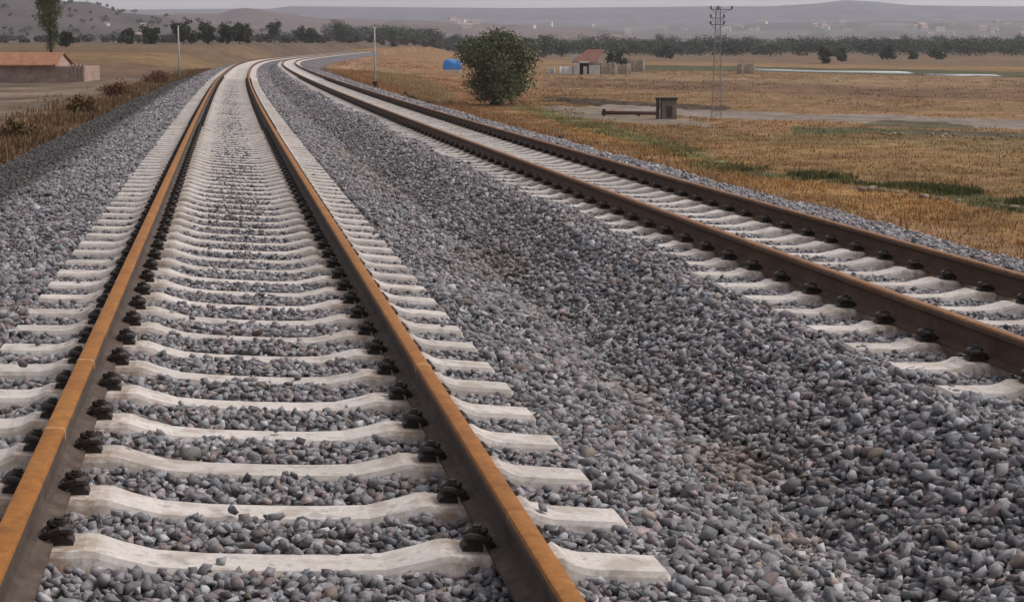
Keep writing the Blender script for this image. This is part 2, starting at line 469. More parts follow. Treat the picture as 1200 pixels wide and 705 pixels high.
# ================================================================ rails
def rail_profile():
    right = [(0, 0), (.022, -.0005), (.031, -.0035), (.0355, -.011), (.036, -.016), (.0365, -.037), (.030, -.043), (.016, -.049),
             (.0095, -.062), (.0083, -.090), (.0090, -.118), (.0135, -.135), (.030, -.1455), (.060, -.1565), (.075, -.1600), (.075, -.172)]
    pts = right + [(-a_, b_) for a_, b_ in right[::-1] if a_ > 0]
    return pts
PROF = rail_profile(); NP_ = len(PROF)
HEADI = set(range(0, 5)) | set(range(NP_ - 4, NP_))
def rail_mesh(name, uc, zc, mats, s_from, s_to):
    s = np.concatenate([np.arange(s_from, 40, .3), np.arange(40, 120, .8), np.arange(120, s_to, 2)])
    V = []
    for (a_, b_) in PROF:
        x, y, z = track_xyz(s, np.full_like(s, uc + a_), np.full_like(s, zc + b_ - CANT * a_))
        V.append(np.stack([x, y, z], -1))
    V = np.stack(V, 1)
    n = len(s)
    i = np.arange(n * NP_).reshape(n, NP_)
    T = np.stack([i[:-1], np.roll(i, -1, 1)[:-1], np.roll(i, -1, 1)[1:], i[1:]], -1).reshape(-1, 4)
    o = tri_mesh(name, V.reshape(-1, 3), T, mats[0], nper=4)
    o.data.materials.append(mats[1]); o.data.materials.append(mats[2])
    seg = np.tile(np.arange(NP_), n - 1)
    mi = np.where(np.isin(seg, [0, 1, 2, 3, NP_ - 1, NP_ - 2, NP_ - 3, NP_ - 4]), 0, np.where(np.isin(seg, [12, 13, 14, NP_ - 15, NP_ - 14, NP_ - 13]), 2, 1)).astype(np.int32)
    o.data.polygons.foreach_set('material_index', mi)
    o.data.polygons.foreach_set('use_smooth', np.ones(len(T), bool))
    try: o.data.set_sharp_from_angle(angle=R(38))
    except Exception: pass
    return o
def weld(parent, s, uc, zc):
    bm = bmesh.new()
    rings = []
    hs = [i for i in list(range(NP_ - 5, NP_)) + list(range(0, 6))]
    for ds, g in ((-.016, .0004), (-.011, .0022), (.011, .0022), (.016, .0004)):
        ring = []
        for i in hs:
            a_, b_ = PROF[i]
            a2 = a_ + math.copysign(g, a_) if abs(a_) > .005 else a_
            x, y, z = track_xyz(s + ds, uc + a2, zc + b_ - CANT * a2 + (g if b_ > -.03 else 0))
            ring.append(bm.verts.new((float(x), float(y), float(z))))
        rings.append(ring)
    for q, w in zip(rings, rings[1:]):
        for k in range(len(q) - 1): bm.faces.new((q[k], q[k + 1], w[k + 1], w[k]))
    return bm_obj('weld_mark', bm, M_weld, parent)
E1, E2 = -.754, .754
rails = []
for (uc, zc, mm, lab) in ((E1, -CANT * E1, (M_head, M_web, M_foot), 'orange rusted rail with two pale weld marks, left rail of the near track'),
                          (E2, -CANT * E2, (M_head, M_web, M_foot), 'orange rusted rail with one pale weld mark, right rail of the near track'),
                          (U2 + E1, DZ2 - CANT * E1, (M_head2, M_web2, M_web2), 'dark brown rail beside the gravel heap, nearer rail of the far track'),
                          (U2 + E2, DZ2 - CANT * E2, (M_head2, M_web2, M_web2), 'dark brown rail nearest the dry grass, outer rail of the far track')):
    r = rail_mesh('rail', uc, zc, mm, -2, 504); tag(r, lab, 'rail', 'rails of the two tracks'); rails.append(r)
def s_for(uc, zc, py):
    ss_ = np.linspace(2.5, 40, 4000)
    X_, Y_, Z_ = track_xyz(ss_, uc, zc); _, p = px_of(X_, Y_, Z_)
    return float(ss_[np.abs(p - py).argmin()])
weld(rails[0], s_for(E1, -CANT * E1, 421), E1, -CANT * E1)
weld(rails[0], s_for(E1, -CANT * E1, 501), E1, -CANT * E1)
weld(rails[1], s_for(E2, -CANT * E2, 427), E2, -CANT * E2)

# ================================================================ sleepers
def sleeper_mesh(seed):
    rg = np.random.default_rng(seed)
    us = [-1.30, -1.285, -1.15, -1.02, -.965, -.93, -.905, -.60, -.575, -.54, -.47, -.36, -.2, 0]
    zs = [-.232, -.214, -.210, -.206, -.192, -.172, -.172, -.172, -.168, -.170, -.192, -.218, -.226, -.228]
    ws = [.080, .090, .094, .096, .098, .098, .098, .098, .098, .097, .094, .090, .087, .086]
    us = us + [-q for q in us[-2::-1]]; zs = zs + zs[-2::-1]; ws = ws + ws[-2::-1]
    V, Fc = [], []
    for u_, z_, w_ in zip(us, zs, ws):
        j = rg.uniform(-.0015, .0015, 4)
        V += [(u_, -w_ - .062, z_ - .17), (u_, -w_ - .012 + j[0], z_ - .018), (u_, -w_ + j[1], z_ + j[2] * .4),
              (u_, w_ + j[1], z_ + j[3] * .4), (u_, w_ + .012 + j[0], z_ - .018), (u_, w_ + .062, z_ - .17)]
    n = len(us)
    for i in range(n - 1):
        for k in range(5):
            a_ = i * 6 + k
            Fc.append((a_, a_ + 1, a_ + 7, a_ + 6))
        Fc.append((i * 6 + 5, i * 6, i * 6 + 6, i * 6 + 11))
    Fc.append(tuple(range(5, -1, -1))); Fc.append(tuple(range((n - 1) * 6, n * 6)))
    return V, Fc
def clip_bm(sgn):
    """Tension clamp, screw and guide plate of one side of a rail seat; x grows away from the rail, the rail foot edge is x = 0."""
    bm = bmesh.new()
    def P(x, y, z): return ((x * .64 + .003) * sgn, y * .66, z * 1.0)
    # guide plate: angled wedge against the rail foot
    vs = [P(-.002, -.055, .0), P(-.002, .055, .0), P(.105, .052, -.004), P(.105, -.052, -.004), P(-.002, -.055, .020), P(-.002, .055, .020), P(.045, .055, .034), P(.045, -.055, .034), P(.100, .050, .016), P(.100, -.050, .016)]
    v = [bm.verts.new(q) for q in vs]
    for f_ in ((0, 1, 2, 3), (4, 7, 6, 5), (7, 9, 8, 6), (0, 4, 5, 1), (2, 8, 9, 3), (0, 3, 9, 7, 4), (1, 5, 6, 8, 2)):
        bm.faces.new([v[i] for i in f_])
    # omega shaped spring
    pts = []
    half = [(-.052, .046, .017), (-.040, .060, .024), (-.005, .072, .040), (.038, .074, .052), (.072, .062, .050), (.086, .044, .042), (.078, .026, .040), (.050, .019, .050), (.015, .018, .058), (-.006, .012, .060), (-.012, 0, .060)]
    pts = [P(*q) for q in half] + [P(q[0], -q[1], q[2]) for q in half[-2::-1]]
    tube(bm, pts, .0125, 7)
    # screw with its washer and square head
    def cyl(cx, z0, z1, r, seg):
        lo = [bm.verts.new(P(cx + r * math.cos(t), r * math.sin(t), z0)) for t in [2 * math.pi * k / seg for k in range(seg)]]
        hi = [bm.verts.new(P(cx + r * .95 * math.cos(t), r * .95 * math.sin(t), z1)) for t in [2 * math.pi * k / seg for k in range(seg)]]
        for k in range(seg): bm.faces.new((lo[k], lo[(k + 1) % seg], hi[(k + 1) % seg], hi[k]))
        bm.faces.new(hi); bm.faces.new(lo[::-1])
    cyl(.030, .02, .062, .034, 12); cyl(.030, .060, .072, .038, 12); cyl(.030, .072, .080, .026, 6)
    return bm
proto_mesh = []
for k in range(4):
    V, Fc = sleeper_mesh(40 + k)
    bm = bmesh.new(); vv = [bm.verts.new(p) for p in V]
    for f_ in Fc: bm.faces.new([vv[i] for i in f_])
    bmesh.ops.recalc_face_normals(bm, faces=bm.faces)
    me = bpy.data.meshes.new('sleeper'); bm.to_mesh(me); bm.free(); me.materials.append(M_conc)
    proto_mesh.append(me)
clip_me = {}
for sgn in (1, -1):
    bm = clip_bm(sgn); bmesh.ops.recalc_face_normals(bm, faces=bm.faces)
    me = bpy.data.meshes.new('rail_clip'); bm.to_mesh(me); bm.free(); me.materials.append(M_iron)
    clip_me[sgn] = me
ORD = ['', 'second', 'third', 'fourth', 'fifth', 'sixth', 'seventh', 'eighth', 'ninth', 'tenth', 'eleventh', 'twelfth', 'thirteenth', 'fourteenth', 'fifteenth', 'sixteenth', 'seventeenth', 'eighteenth', 'nineteenth', 'twentieth']
def small_clip(sgn):
    bm = bmesh.new()
    P = lambda x, y, z: bm.verts.new((x * sgn, y, z))
    lo = [P(-.004, -.045, 0), P(.088, -.045, 0), P(.088, .045, 0), P(-.004, .045, 0)]; hi = [P(.004, -.035, .075), P(.06, -.03, .085), P(.06, .03, .085), P(.004, .035, .075)]
    bm.faces.new(hi); bm.faces.new(lo[::-1])
    for k in range(4): bm.faces.new((lo[k], lo[(k + 1) % 4], hi[(k + 1) % 4], hi[k]))
    return bm
small_me = {}
for sgn in (1, -1):
    bm = small_clip(sgn); bmesh.ops.recalc_face_normals(bm, faces=bm.faces)
    me = bpy.data.meshes.new('rail_clip'); bm.to_mesh(me); bm.free(); me.materials.append(M_iron); small_me[sgn] = me
def put_sleeper(s, uc, zc, clips, label, group):
    th = float(np.interp(s, SS, TH)); g_ = float(np.interp(s, GS, GV))
    x, y, z = track_xyz(s, uc, zc)
    o = bpy.data.objects.new('sleeper', random.choice(proto_mesh)); col.objects.link(o)
    jy, jz, jr = random.uniform(-.008, .008), random.uniform(-.003, .002), random.uniform(-.006, .006)
    # local x across the line, y along it; tilt with the cant
    o.rotation_euler = (math.atan(g_), math.atan(CANT), -th + jr)
    o.location = (float(x) + jy * math.sin(th), float(y) + jy * math.cos(th), float(z) + jz - .0005)
    tag(o, label, 'sleeper', group)
    if clips:
        for rc in (E1, E2):
            for sgn in (1, -1):
                c_ = bpy.data.objects.new('rail_clip', (clip_me if s < 34 else small_me)[sgn]); col.objects.link(c_)
                c_.parent = o; c_.location = (rc + sgn * .0755, 0, -.1718)
    return o
def sfar(s): return s
n1 = 0
GA, GB = 'concrete sleepers under the near track', 'concrete sleepers under the far track'
k = -1
while n1 < 150:
    s = S1 + SP * k
    x, y, z = track_xyz(s, 0, -.2); _, py = px_of(x, y, z)
    if py < 712 or k > 0:
        if n1 == 0: lab = 'pale concrete sleeper cut off by the bottom edge, near track'
        elif n1 == 1: lab = 'whole pale concrete sleeper nearest the camera, near track'
        elif n1 < 16: lab = f'pale concrete sleeper, {ORD[n1]} whole one up from the bottom edge, near track'
        elif s < 30: lab = 'pale concrete sleeper of the near track in the close middle stretch, past the sixteenth'
        else: lab = 'thin pale concrete sleeper seen edge to edge in the distant stretch of near track'
        put_sleeper(s, 0, 0, True, lab, GA); n1 += 1
    k += 1
    if k > 400: break
last1 = S1 + SP * (k - 1)
n2 = 0; k = -2
while n2 < 150:
    s = S2 + SP * k
    if n2 < 14:
        lab = 'pale concrete sleeper half buried in gravel nearest the right edge, far track' if n2 == 0 else f'pale concrete sleeper under brown rails, {ORD[n2]} from the right edge, far track'
    elif s < 34: lab = 'pale concrete sleeper under the brown rails in the middle stretch, far track'
    else: lab = 'thin pale concrete sleeper under the brown rails in the distant stretch, far track'
    put_sleeper(s, U2, DZ2, True, lab, GB); n2 += 1; k += 1
last2 = S2 + SP * (k - 1)
# the rest, too small to tell apart, as one object
V0, F0 = sleeper_mesh(77)
V0 = np.array(V0); F0q = np.array([f_ for f_ in F0 if len(f_) == 4])
AV, AT, off = [], [], 0
for uc, zc, s_from in ((0, 0, last1 + SP), (U2, DZ2, last2 + SP)):
    for s in np.arange(s_from, 502, SP):
        th = np.interp(s, SS, TH); x, y, z = track_xyz(s, uc, zc)
        a_, b_, c_ = V0.T
        AV.append(np.stack([x + a_ * np.cos(th) + b_ * np.sin(th), y - a_ * np.sin(th) + b_ * np.cos(th), z + c_ - CANT * a_], -1))
        AT.append(F0q + off); off += len(V0)
o = tri_mesh('sleeper_row', np.concatenate(AV), np.concatenate(AT), M_conc, nper=4)
tag(o, 'far pale sleepers of both tracks merging into bands at the bend', 'sleepers', kind='stuff')

# loose stones lying on sleepers
def loose_stone(px, py, zt, r, tint, lab):
    p = at(px, py, zt)
    (v, t) = stone_shapes(1, 18)[0]
    o = tri_mesh('loose_stone', v * r * np.array([1, 1, .9]), t, M_stone, np.repeat(np.array([tint]), len(v), 0))
    s, u = su_of(p.x, p.y)
    o.location = (p.x, p.y, zt + r * .45); o.rotation_euler = (.3, .2, random.uniform(0, 6))
    tag(o, lab, 'stone')
loose_stone(303, 393, -.265, .035, (.10, .065, .06), 'dark reddish stone lying on a sleeper in the middle of near track')
loose_stone(221, 538, -.255, .042, (.21, .20, .19), 'grey green stone lying against a sleeper edge, left middle of near track')
loose_stone(27, 430, -.10, .035, (.12, .10, .10), 'small dark stone on a sleeper end outside the left rail')

# ================================================================ land sheet
az = np.concatenate([np.linspace(-75, -27, 34)[:-1], np.linspace(-27, 27, 520), np.linspace(27, 75, 34)[1:]])
rr = np.concatenate([np.array([1.0, 3, 6]), np.geomspace(9, 1200, 430), np.geomspace(1230, 11000, 40)])
A_, R_ = np.meshgrid(np.radians(az), rr, indexing='ij')
GX, GY = R_ * np.sin(A_), R_ * np.cos(A_)
GZ = land_z(GX.ravel(), GY.ravel()).reshape(GX.shape)
gs, gu = su_of(GX.ravel(), GY.ravel())
fx, fy = GX.ravel(), GY.ravel()
jx = fx + 3.0 * fbm(fx / 9, fy / 9, 61, 3) * np.clip(np.hypot(fx, fy) / 60, .3, 2); jy = fy + 6.0 * fbm(fx / 7, fy / 9, 67, 3) * np.clip(np.hypot(fx, fy) / 60, .3, 2)
def inpoly(poly, x, y):
    r = np.zeros(len(x), bool)
    for i in range(len(poly)):
        (x0, y0), (x1, y1) = poly[i - 1], poly[i]
        if y0 == y1: continue
        c_ = ((y0 > y) != (y1 > y)) & (x < (x1 - x0) * (y - y0) / (y1 - y0) + x0)
        r ^= c_
    return r
C = np.empty((len(fx), 3)); C[:] = (.235, .145, .078)
rdist = np.hypot(fx, fy)
# right: broad fields
nz = fbm(fx / 14, fy / 30, 71, 4)
C = C * (1 + .5 * nz[:, None]) 
ZF = -5.0
def region(pix, color, z=ZF, soft=0, grain=.35, seed=0, stripes=None):
    P_ = [(lambda q: (q.x, q.y))(at(px, py, z)) for px, py in pix]
    m = inpoly(P_, jx, jy)
    c_ = np.array(color)[None] * (1 + grain * 2 * fbm(fx[m] / 6, fy[m] / 6, 80 + seed, 4))[:, None]
    C[m] = c_
    return m
# right side, back to front
region([(420, 63), (1230, 70), (1230, 61), (420, 58)], (.15, .105, .072), seed=1)
region([(600, 70), (1230, 79), (1230, 66), (600, 64)], (.165, .112, .074), seed=2)
region([(735, 83), (870, 84), (1240, 92), (1240, 85), (870, 78), (735, 76)], (.085, .085, .045), seed=3)
region([(640, 92), (1240, 108), (1240, 92), (640, 83)], (.245, .165, .10), seed=4)
region([(640, 104), (1240, 120), (1240, 106), (640, 91)], (.175, .108, .068), seed=5)
region([(640, 113), (1240, 134), (1240, 119), (640, 103)], (.225, .142, .08), seed=6)
region([(660, 121), (770, 129), (835, 130), (835, 124), (770, 120), (640, 113)], (.075, .055, .04), seed=7)
BARE = np.zeros(len(fx), bool)
BARE |= region([(690, 128), (770, 131), (850, 138), (1240, 150), (1240, 139), (1010, 134), (840, 129), (690, 122)], (.235, .195, .175), seed=8, grain=.15)
BARE |= region([(640, 122), (700, 127), (850, 143), (850, 150), (720, 142), (640, 132)], (.22, .175, .14), seed=9, grain=.2)
region([(1025, 146), (1120, 150), (1120, 143), (1025, 140)], (.10, .085, .055), seed=10)
region([(1030, 157), (1240, 168), (1240, 158), (1030, 150)], (.10, .085, .06), seed=11)
region([(950, 156), (1060, 158), (1060, 150), (950, 148)], (.10, .095, .05), seed=12)
region([(780, 160), (1240, 190), (1240, 164), (800, 152)], (.21, .145, .07), seed=13)
region([(800, 200), (1240, 235), (1240, 186), (780, 158)], (.235, .148, .07), seed=14)
region([(615, 131), (660, 146), (700, 160), (760, 176), (860, 205), (862, 194), (790, 170), (720, 148), (650, 130), (618, 124)], (.165, .145, .065), seed=15)
region([(860, 205), (960, 214), (1060, 224), (1240, 252), (1240, 236), (1120, 224), (1010, 213), (900, 200)], (.11, .10, .045), seed=16)
region([(600, 132), (700, 168), (870, 215), (1240, 300), (1240, 254), (1060, 228), (860, 204), (680, 150), (610, 126)], (.265, .155, .065), seed=17)
# right bank near the bend
zb = -2.2
region([(395, 66), (530, 66), (545, 118), (470, 100), (420, 90)], (.255, .15, .085), z=zb, seed=18)
region([(395, 76), (428, 66), (432, 70), (402, 84)], (.33, .21, .155), z=zb, seed=19, grain=.1)
region([(455, 92), (520, 100), (560, 118), (540, 122), (470, 102)], (.27, .135, .075), z=zb, seed=20)
region([(430, 72), (520, 84), (520, 92), (440, 88)], (.25, .185, .11), z=zb, seed=21)
# left side
zl_ = -2.0
def regl(pix, color, z, **k): return region(pix, color, z, **k)
lm = gu < -4.9
C[lm & (rdist > 150)] = np.array([.19, .12, .07])
nl = fbm(fx / 60, fy / 14, 91, 4)
m = lm & (rdist > 150); C[m] = np.array([.155, .105, .068]) * (1 + .8 * nl[m][:, None])
m = lm & (rdist > 222) & (rdist < 284 + 20 * nl); C[m] = np.array([.185, .122, .066]) * (1 + 1.0 * nl[m][:, None])
m = lm & (rdist > 158) & (rdist <= 224 + 16 * nl); C[m] = np.array([.15, .096, .066]) * (1 + .9 * nl[m][:, None])
m = lm & (rdist > 420); C[m] = np.array([.125, .09, .07]) * (1 + .6 * nl[m][:, None])
m = lm & (rdist <= 165); C[m] = np.array([.172, .127, .10]) * (1 + 1.3 * fbm(fx[m] / 5, fy[m] / 9, 93, 4))[:, None]
edge = lm & (gu > -8.0 - 2.5 * fbm(fx / 5, fy / 5, 95, 3)) & (rdist < 420)
C[edge] = np.array([.21, .13, .07]) * (1 + .6 * fbm(fx[edge] / 1.5, fy[edge] / 1.5, 97, 3))[:, None]
# far plain
m = (rdist > 1000); C[m] = np.array([.13, .10, .085]) * (1 + .5 * nl[m][:, None])
# the strip right next to the ballast foot is stony
m = (gu > 7.5) & (gu < 9.6) & (rdist < 300); C[m] = np.array([.21, .165, .13])
C = np.clip(C, .02, .6)
land = grid_mesh('ground', GX, GY, GZ, M_land, C.reshape(*GX.shape, 3))
tag(land, kind='structure')

# ================================================================ grass
def tufts(name, pts, hgt, tint, nb=9, spread=.16, wid=.02):
    n = len(pts)
    ang = RNG.uniform(0, 2 * np.pi, (n, nb)); lean = RNG.uniform(.1, .9, (n, nb))
    h = hgt[:, None] * RNG.uniform(.45, 1.15, (n, nb))
    bx = pts[:, 0][:, None] + RNG.normal(0, spread, (n, nb)); by = pts[:, 1][:, None] + RNG.normal(0, spread, (n, nb))
    bz = np.repeat(pts[:, 2][:, None], nb, 1) - .03
    wd = RNG.uniform(0, np.pi, (n, nb)); w = wid * RNG.uniform(.6, 1.5, (n, nb)) * (hgt / .35)[:, None] ** .5
    lx, ly = np.cos(ang) * lean * h * .6, np.sin(ang) * lean * h * .6
    p0 = np.stack([bx - np.cos(wd) * w, by - np.sin(wd) * w, bz], -1)
    p1 = np.stack([bx + np.cos(wd) * w, by + np.sin(wd) * w, bz], -1)
    m0 = np.stack([bx + lx * .4 - np.cos(wd) * w * .7, by + ly * .4 - np.sin(wd) * w * .7, bz + h * .6], -1)
    m1 = np.stack([bx + lx * .4 + np.cos(wd) * w * .7, by + ly * .4 + np.sin(wd) * w * .7, bz + h * .6], -1)
    tp = np.stack([bx + lx, by + ly, bz + h], -1)
    V = np.stack([p0, p1, m1, m0, tp], 2).reshape(-1, 3)
    k = np.arange(n * nb)[:, None] * 5
    T = np.concatenate([k + [0, 1, 2], k + [0, 2, 3], k + [3, 2, 4]])
    c_ = np.repeat(tint, nb * 5, 0) * np.repeat(RNG.uniform(.75, 1.3, n * nb), 5)[:, None]
    return tri_mesh(name, V, T, M_grass, np.clip(c_, .01, .7))
def near_bare(x, y):
    a_ = np.degrees(np.arctan2(x, y)); r_ = np.hypot(x, y)
    i = np.clip(np.searchsorted(az, a_), 0, len(az) - 1); j = np.clip(np.searchsorted(rr, r_), 0, len(rr) - 1)
    return BARE.reshape(len(az), len(rr))[i, j]
def near_color(x, y):
    """colour of the land sheet at points, from the nearest sheet vertex"""
    a_ = np.degrees(np.arctan2(x, y)); r_ = np.hypot(x, y)
    i = np.clip(np.searchsorted(az, a_), 0, len(az) - 1); j = np.clip(np.searchsorted(rr, r_), 0, len(rr) - 1)
    return C.reshape(len(az), len(rr), 3)[i, j]
# right verge and field
n = 46000
s = RNG.uniform(8, 230, n); u = 8.3 + RNG.gamma(1.6, 9.0, n)
x, y, _ = track_xyz(s, u, 0 * s)
px, py = px_of(x, y, land_z(x, y))
k = (px > 300) & (px < 1700) & (u < 75)
x, y, u = x[k], y[k], u[k]
z = land_z(x, y); c_ = near_color(x, y)
dens = fbm(x / 5, y / 5, 111, 3) + .5
k = RNG.random(len(x)) < np.clip(dens * 1.5, .15, 1)
x, y, z, u, c_ = x[k], y[k], z[k], u[k], c_[k]
h = np.where(u < 22, .26, .15) * np.clip(RNG.lognormal(0, .3, len(x)), .4, 2)
gray = near_bare(x, y)
h = np.where(gray, .04, h)
warm = np.array([1.40, 1.30, 1.18])
o = tufts('dry_grass', np.stack([x, y, z], -1), h, c_ * warm, 10, .22, .022)
tag(o, 'orange and straw coloured dry grass over the verge and field right of the tracks', 'grass', kind='stuff')
n = 20000
d_ = 45 + 330 * RNG.random(n) ** 1.3; pxs = RNG.uniform(400, 1330, n)
x = (pxs - 600) / F * d_; y = d_
s, u = su_of(x, y); z = land_z(x, y); c_ = near_color(x, y)
k = ~near_bare(x, y) & (u > 9.5) & (RNG.random(n) < np.clip(.5 + 1.6 * fbm(x / 12, y / 30, 151, 3), .1, 1)) & ((c_.max(1) - c_.min(1)) > .05)
x, y, z, c_ = x[k], y[k], z[k], c_[k]
tn = RNG.lognormal(.02, .2, len(x))[:, None]
o = tufts('field_stubble', np.stack([x, y, z], -1), (.10 + .0006 * y) * RNG.uniform(.5, 1.6, len(x)), c_ * np.array([1.38, 1.27, 1.15]) * tn, 7, .45, .035)
tag(o, 'brown and straw stubble and weeds over the wide fields on the right', 'stubble', kind='stuff')
# green rushes in the ditch
n = 1100
q = RNG.random(n); pxs = 862 + 360 * q; pys = 203 + 37 * q ** 1.25 + RNG.normal(0, 2.2, n)
P_ = np.array([at(a_, b_, ZF)[:] for a_, b_ in zip(pxs, pys)])
P_[:, 2] = land_z(P_[:, 0], P_[:, 1])
cl = fbm(P_[:, 0] / 3, P_[:, 1] / 3, 131, 3)
P_ = P_[cl > -.04]
o = tufts('green_rushes', P_, np.full(len(P_), .26) * RNG.uniform(.5, 1.3, len(P_)), np.array([[.085, .092, .036]]) * RNG.uniform(.6, 1.5, (len(P_), 1)) + RNG.uniform(0, .03, (len(P_), 1)) * np.array([[1, .7, .2]]), 12, .2, .025)
tag(o, 'dark green rushes in a thin ditch crossing the dry field on the right', 'rushes', kind='stuff')
# yellow green patch
n = 900
q = RNG.random(n); pxs = 618 + 240 * q; pys = 127 + 72 * q + RNG.normal(0, 8.5, n)
P_ = np.array([at(a_, b_, ZF)[:] for a_, b_ in zip(pxs, pys)]); P_[:, 2] = land_z(P_[:, 0], P_[:, 1])
P_ = P_[fbm(P_[:, 0] / 4, P_[:, 1] / 6, 133, 3) > -.08]
o = tufts('green_grass', P_, np.full(len(P_), .2) * RNG.uniform(.5, 1.4, len(P_)), np.array([[.20, .168, .075]]) * RNG.uniform(.6, 1.35, (len(P_), 1)), 10, .35, .03)
tag(o, 'yellow green grass strip behind the far track, below the round tree', 'grass', kind='stuff')
# left verge
n = 9000
s = RNG.uniform(18, 230, n); u = -5.5 - RNG.gamma(1.3, .75, n)
x, y, _ = track_xyz(s, u, 0 * s); z = land_z(x, y)
dn = fbm(s / 4, u / 2, 141, 3) + .5
k = (RNG.random(n) < np.clip(dn * 1.7 - .1, .05, 1)) & (u > -12)
x, y, z, u, dn = x[k], y[k], z[k], u[k], dn[k]
t_ = np.array([.20, .13, .07])[None] * RNG.uniform(.6, 1.4, (len(x), 1))
rd = RNG.random(len(x)) < .22; t_[rd] = np.array([.17, .085, .05]) * RNG.uniform(.6, 1.3, (rd.sum(), 1))
o = tufts('dry_verge_grass', np.stack([x, y, z], -1),   .22 * np.clip(RNG.lognormal(0, .35, len(x)), .3, 2) * (.6 + .6 * dn), t_, 11, .25, .022)
tag(o, 'rusty and straw dry weeds along the foot of the ballast on the left', 'weeds', kind='stuff')

# ================================================================ trees and shrubs
def crown_arrays(clumps, nleaf, size, c_dark, c_light, seed, up=0.0):
    """clumps: (x, y, z, rx, ry, rz); small leaf faces through each clump's volume."""
    rg = np.random.default_rng(seed)
    cl = np.array(clumps); wts = cl[:, 3] * cl[:, 4] * cl[:, 5]; wts = wts ** .8; wts /= wts.sum()
    w = rg.choice(len(cl), nleaf, p=wts)
    d = rg.normal(size=(nleaf, 3)); d /= np.linalg.norm(d, axis=1)[:, None]
    rad = rg.random(nleaf) ** .45 * np.clip(rg.normal(1, .13, nleaf), .6, 1.35)
    p = cl[w, :3] + d * cl[w, 3:] * rad[:, None]
    a = rg.normal(size=(nleaf, 3)); a[:, 2] += up; a /= np.linalg.norm(a, axis=1)[:, None]
    b = np.cross(a, rg.normal(size=(nleaf, 3))); b /= np.linalg.norm(b, axis=1)[:, None]
    sz = size * rg.uniform(.55, 1.4, nleaf)[:, None]
    V = np.stack([p - a * sz, p + b * sz * .45, p + a * sz, p - b * sz * .45], 1).reshape(-1, 3)
    T = np.arange(nleaf * 4).reshape(-1, 4)
    tone = rg.random(len(cl))[w] * .55 + rg.random(nleaf) * .45
    c_ = np.array(c_dark)[None] * (1 - tone[:, None]) + np.array(c_light)[None] * tone[:, None]
    return V, T, np.repeat(c_, 4, 0)
def trunk_bm(h, r, seed, limbs=5, spread=.5, lean=.05):
    rg = random.Random(seed); bm = bmesh.new()
    top = Vector((rg.uniform(-lean, lean) * h, rg.uniform(-lean, lean) * h, h))
    tube(bm, [(0, 0, -.4), (top.x * .3, top.y * .3, h * .35), (top.x * .7, top.y * .7, h * .7), top], [r * 1.25, r, r * .75, r * .35], 8)
    for i in range(limbs):
        t = rg.uniform(.3, .8); st_ = Vector((top.x * t, top.y * t, h * t)); a_ = 2 * math.pi * i / limbs + rg.uniform(-.4, .4)
        ln = h * rg.uniform(.4, .8) * spread
        e = st_ + Vector((math.cos(a_) * ln, math.sin(a_) * ln, ln * rg.uniform(.5, 1.1)))
        m_ = (st_ + e) / 2 + Vector((0, 0, -.08 * ln))
        tube(bm, [st_, m_, e], [r * .5, r * .35, r * .12], 6)
    return bm
def tree(name, loc, H, W, label, cat='tree', group=None, seed=1, nleaf=3000, leaf=.3, dark=(.03, .042, .02), light=(.085, .10, .05), base=.18, nclump=16, trunk_r=.18, shape='round', up=0):
    rg = random.Random(seed)
    root = empty(name, loc)
    tag(root, label, cat, group)
    th = H * (.55 if shape != 'column' else .85)
    bm_obj('trunk', trunk_bm(th, trunk_r, seed, 6, .55 if shape != 'column' else .12), M_bark, root, True)
    cl = []
    for i in range(nclump):
        if shape == 'column':
            t = (i + .5) / nclump; zc = H * (base + (1 - base) * t)
            env = W * .5 * min(1, (t + .18) * 1.6) * min(1, (1 - t) * 2.2 + .12)
            a_ = rg.uniform(0, 6.28); q = rg.uniform(0, .5) * env
            cl.append((math.cos(a_) * q, math.sin(a_) * q, zc, env * .72, env * .72, H * 1.25 / nclump))
        else:
            a_ = rg.uniform(0, 6.28); t = rg.uniform(0, 1)
            zc = H * (base + (1 - base) * (.16 + .70 * t))
            env = W * .5 * math.sqrt(max(0.05, 1 - ((t - .42) / .72) ** 2))
            if shape == 'flare' and t < .4: env *= .38 + .62 * t / .4
            q = env * (rg.uniform(.25, .86) if shape != 'flare' else rg.uniform(.2, .93)); cr = W * rg.uniform(.11, .21)
            cl.append((math.cos(a_) * q, math.sin(a_) * q, zc, cr, cr, cr * .85))
    if shape != 'column': cl.append((0, 0, H * (base + (1 - base) * .5), W * .3, W * .3, H * (1 - base) * .36))
    V, T, c_ = crown_arrays(cl, nleaf, leaf, dark, light, seed, up)
    tri_mesh('crown', V, T, M_leaf, c_, root, 4)
    return root
def on_land(px, z_guess, dist):
    """a point at a distance along the azimuth of a pixel column, put on the land"""
    x = (px - 600) / F * dist; return (x, dist, gz(x, dist) - .05)

# the big round willow-like tree
d = 168
p = on_land(581, 0, d); zt = at(588, 120, 0)
tree('round_tree', p, 7.7, 9.3, 'big dark olive round tree standing alone beyond the far track', seed=5, nleaf=20000, leaf=.165, dark=(.022, .032, .013), light=(.205, .215, .115), base=-.04, nclump=52, trunk_r=.35, up=.6, shape='flare')
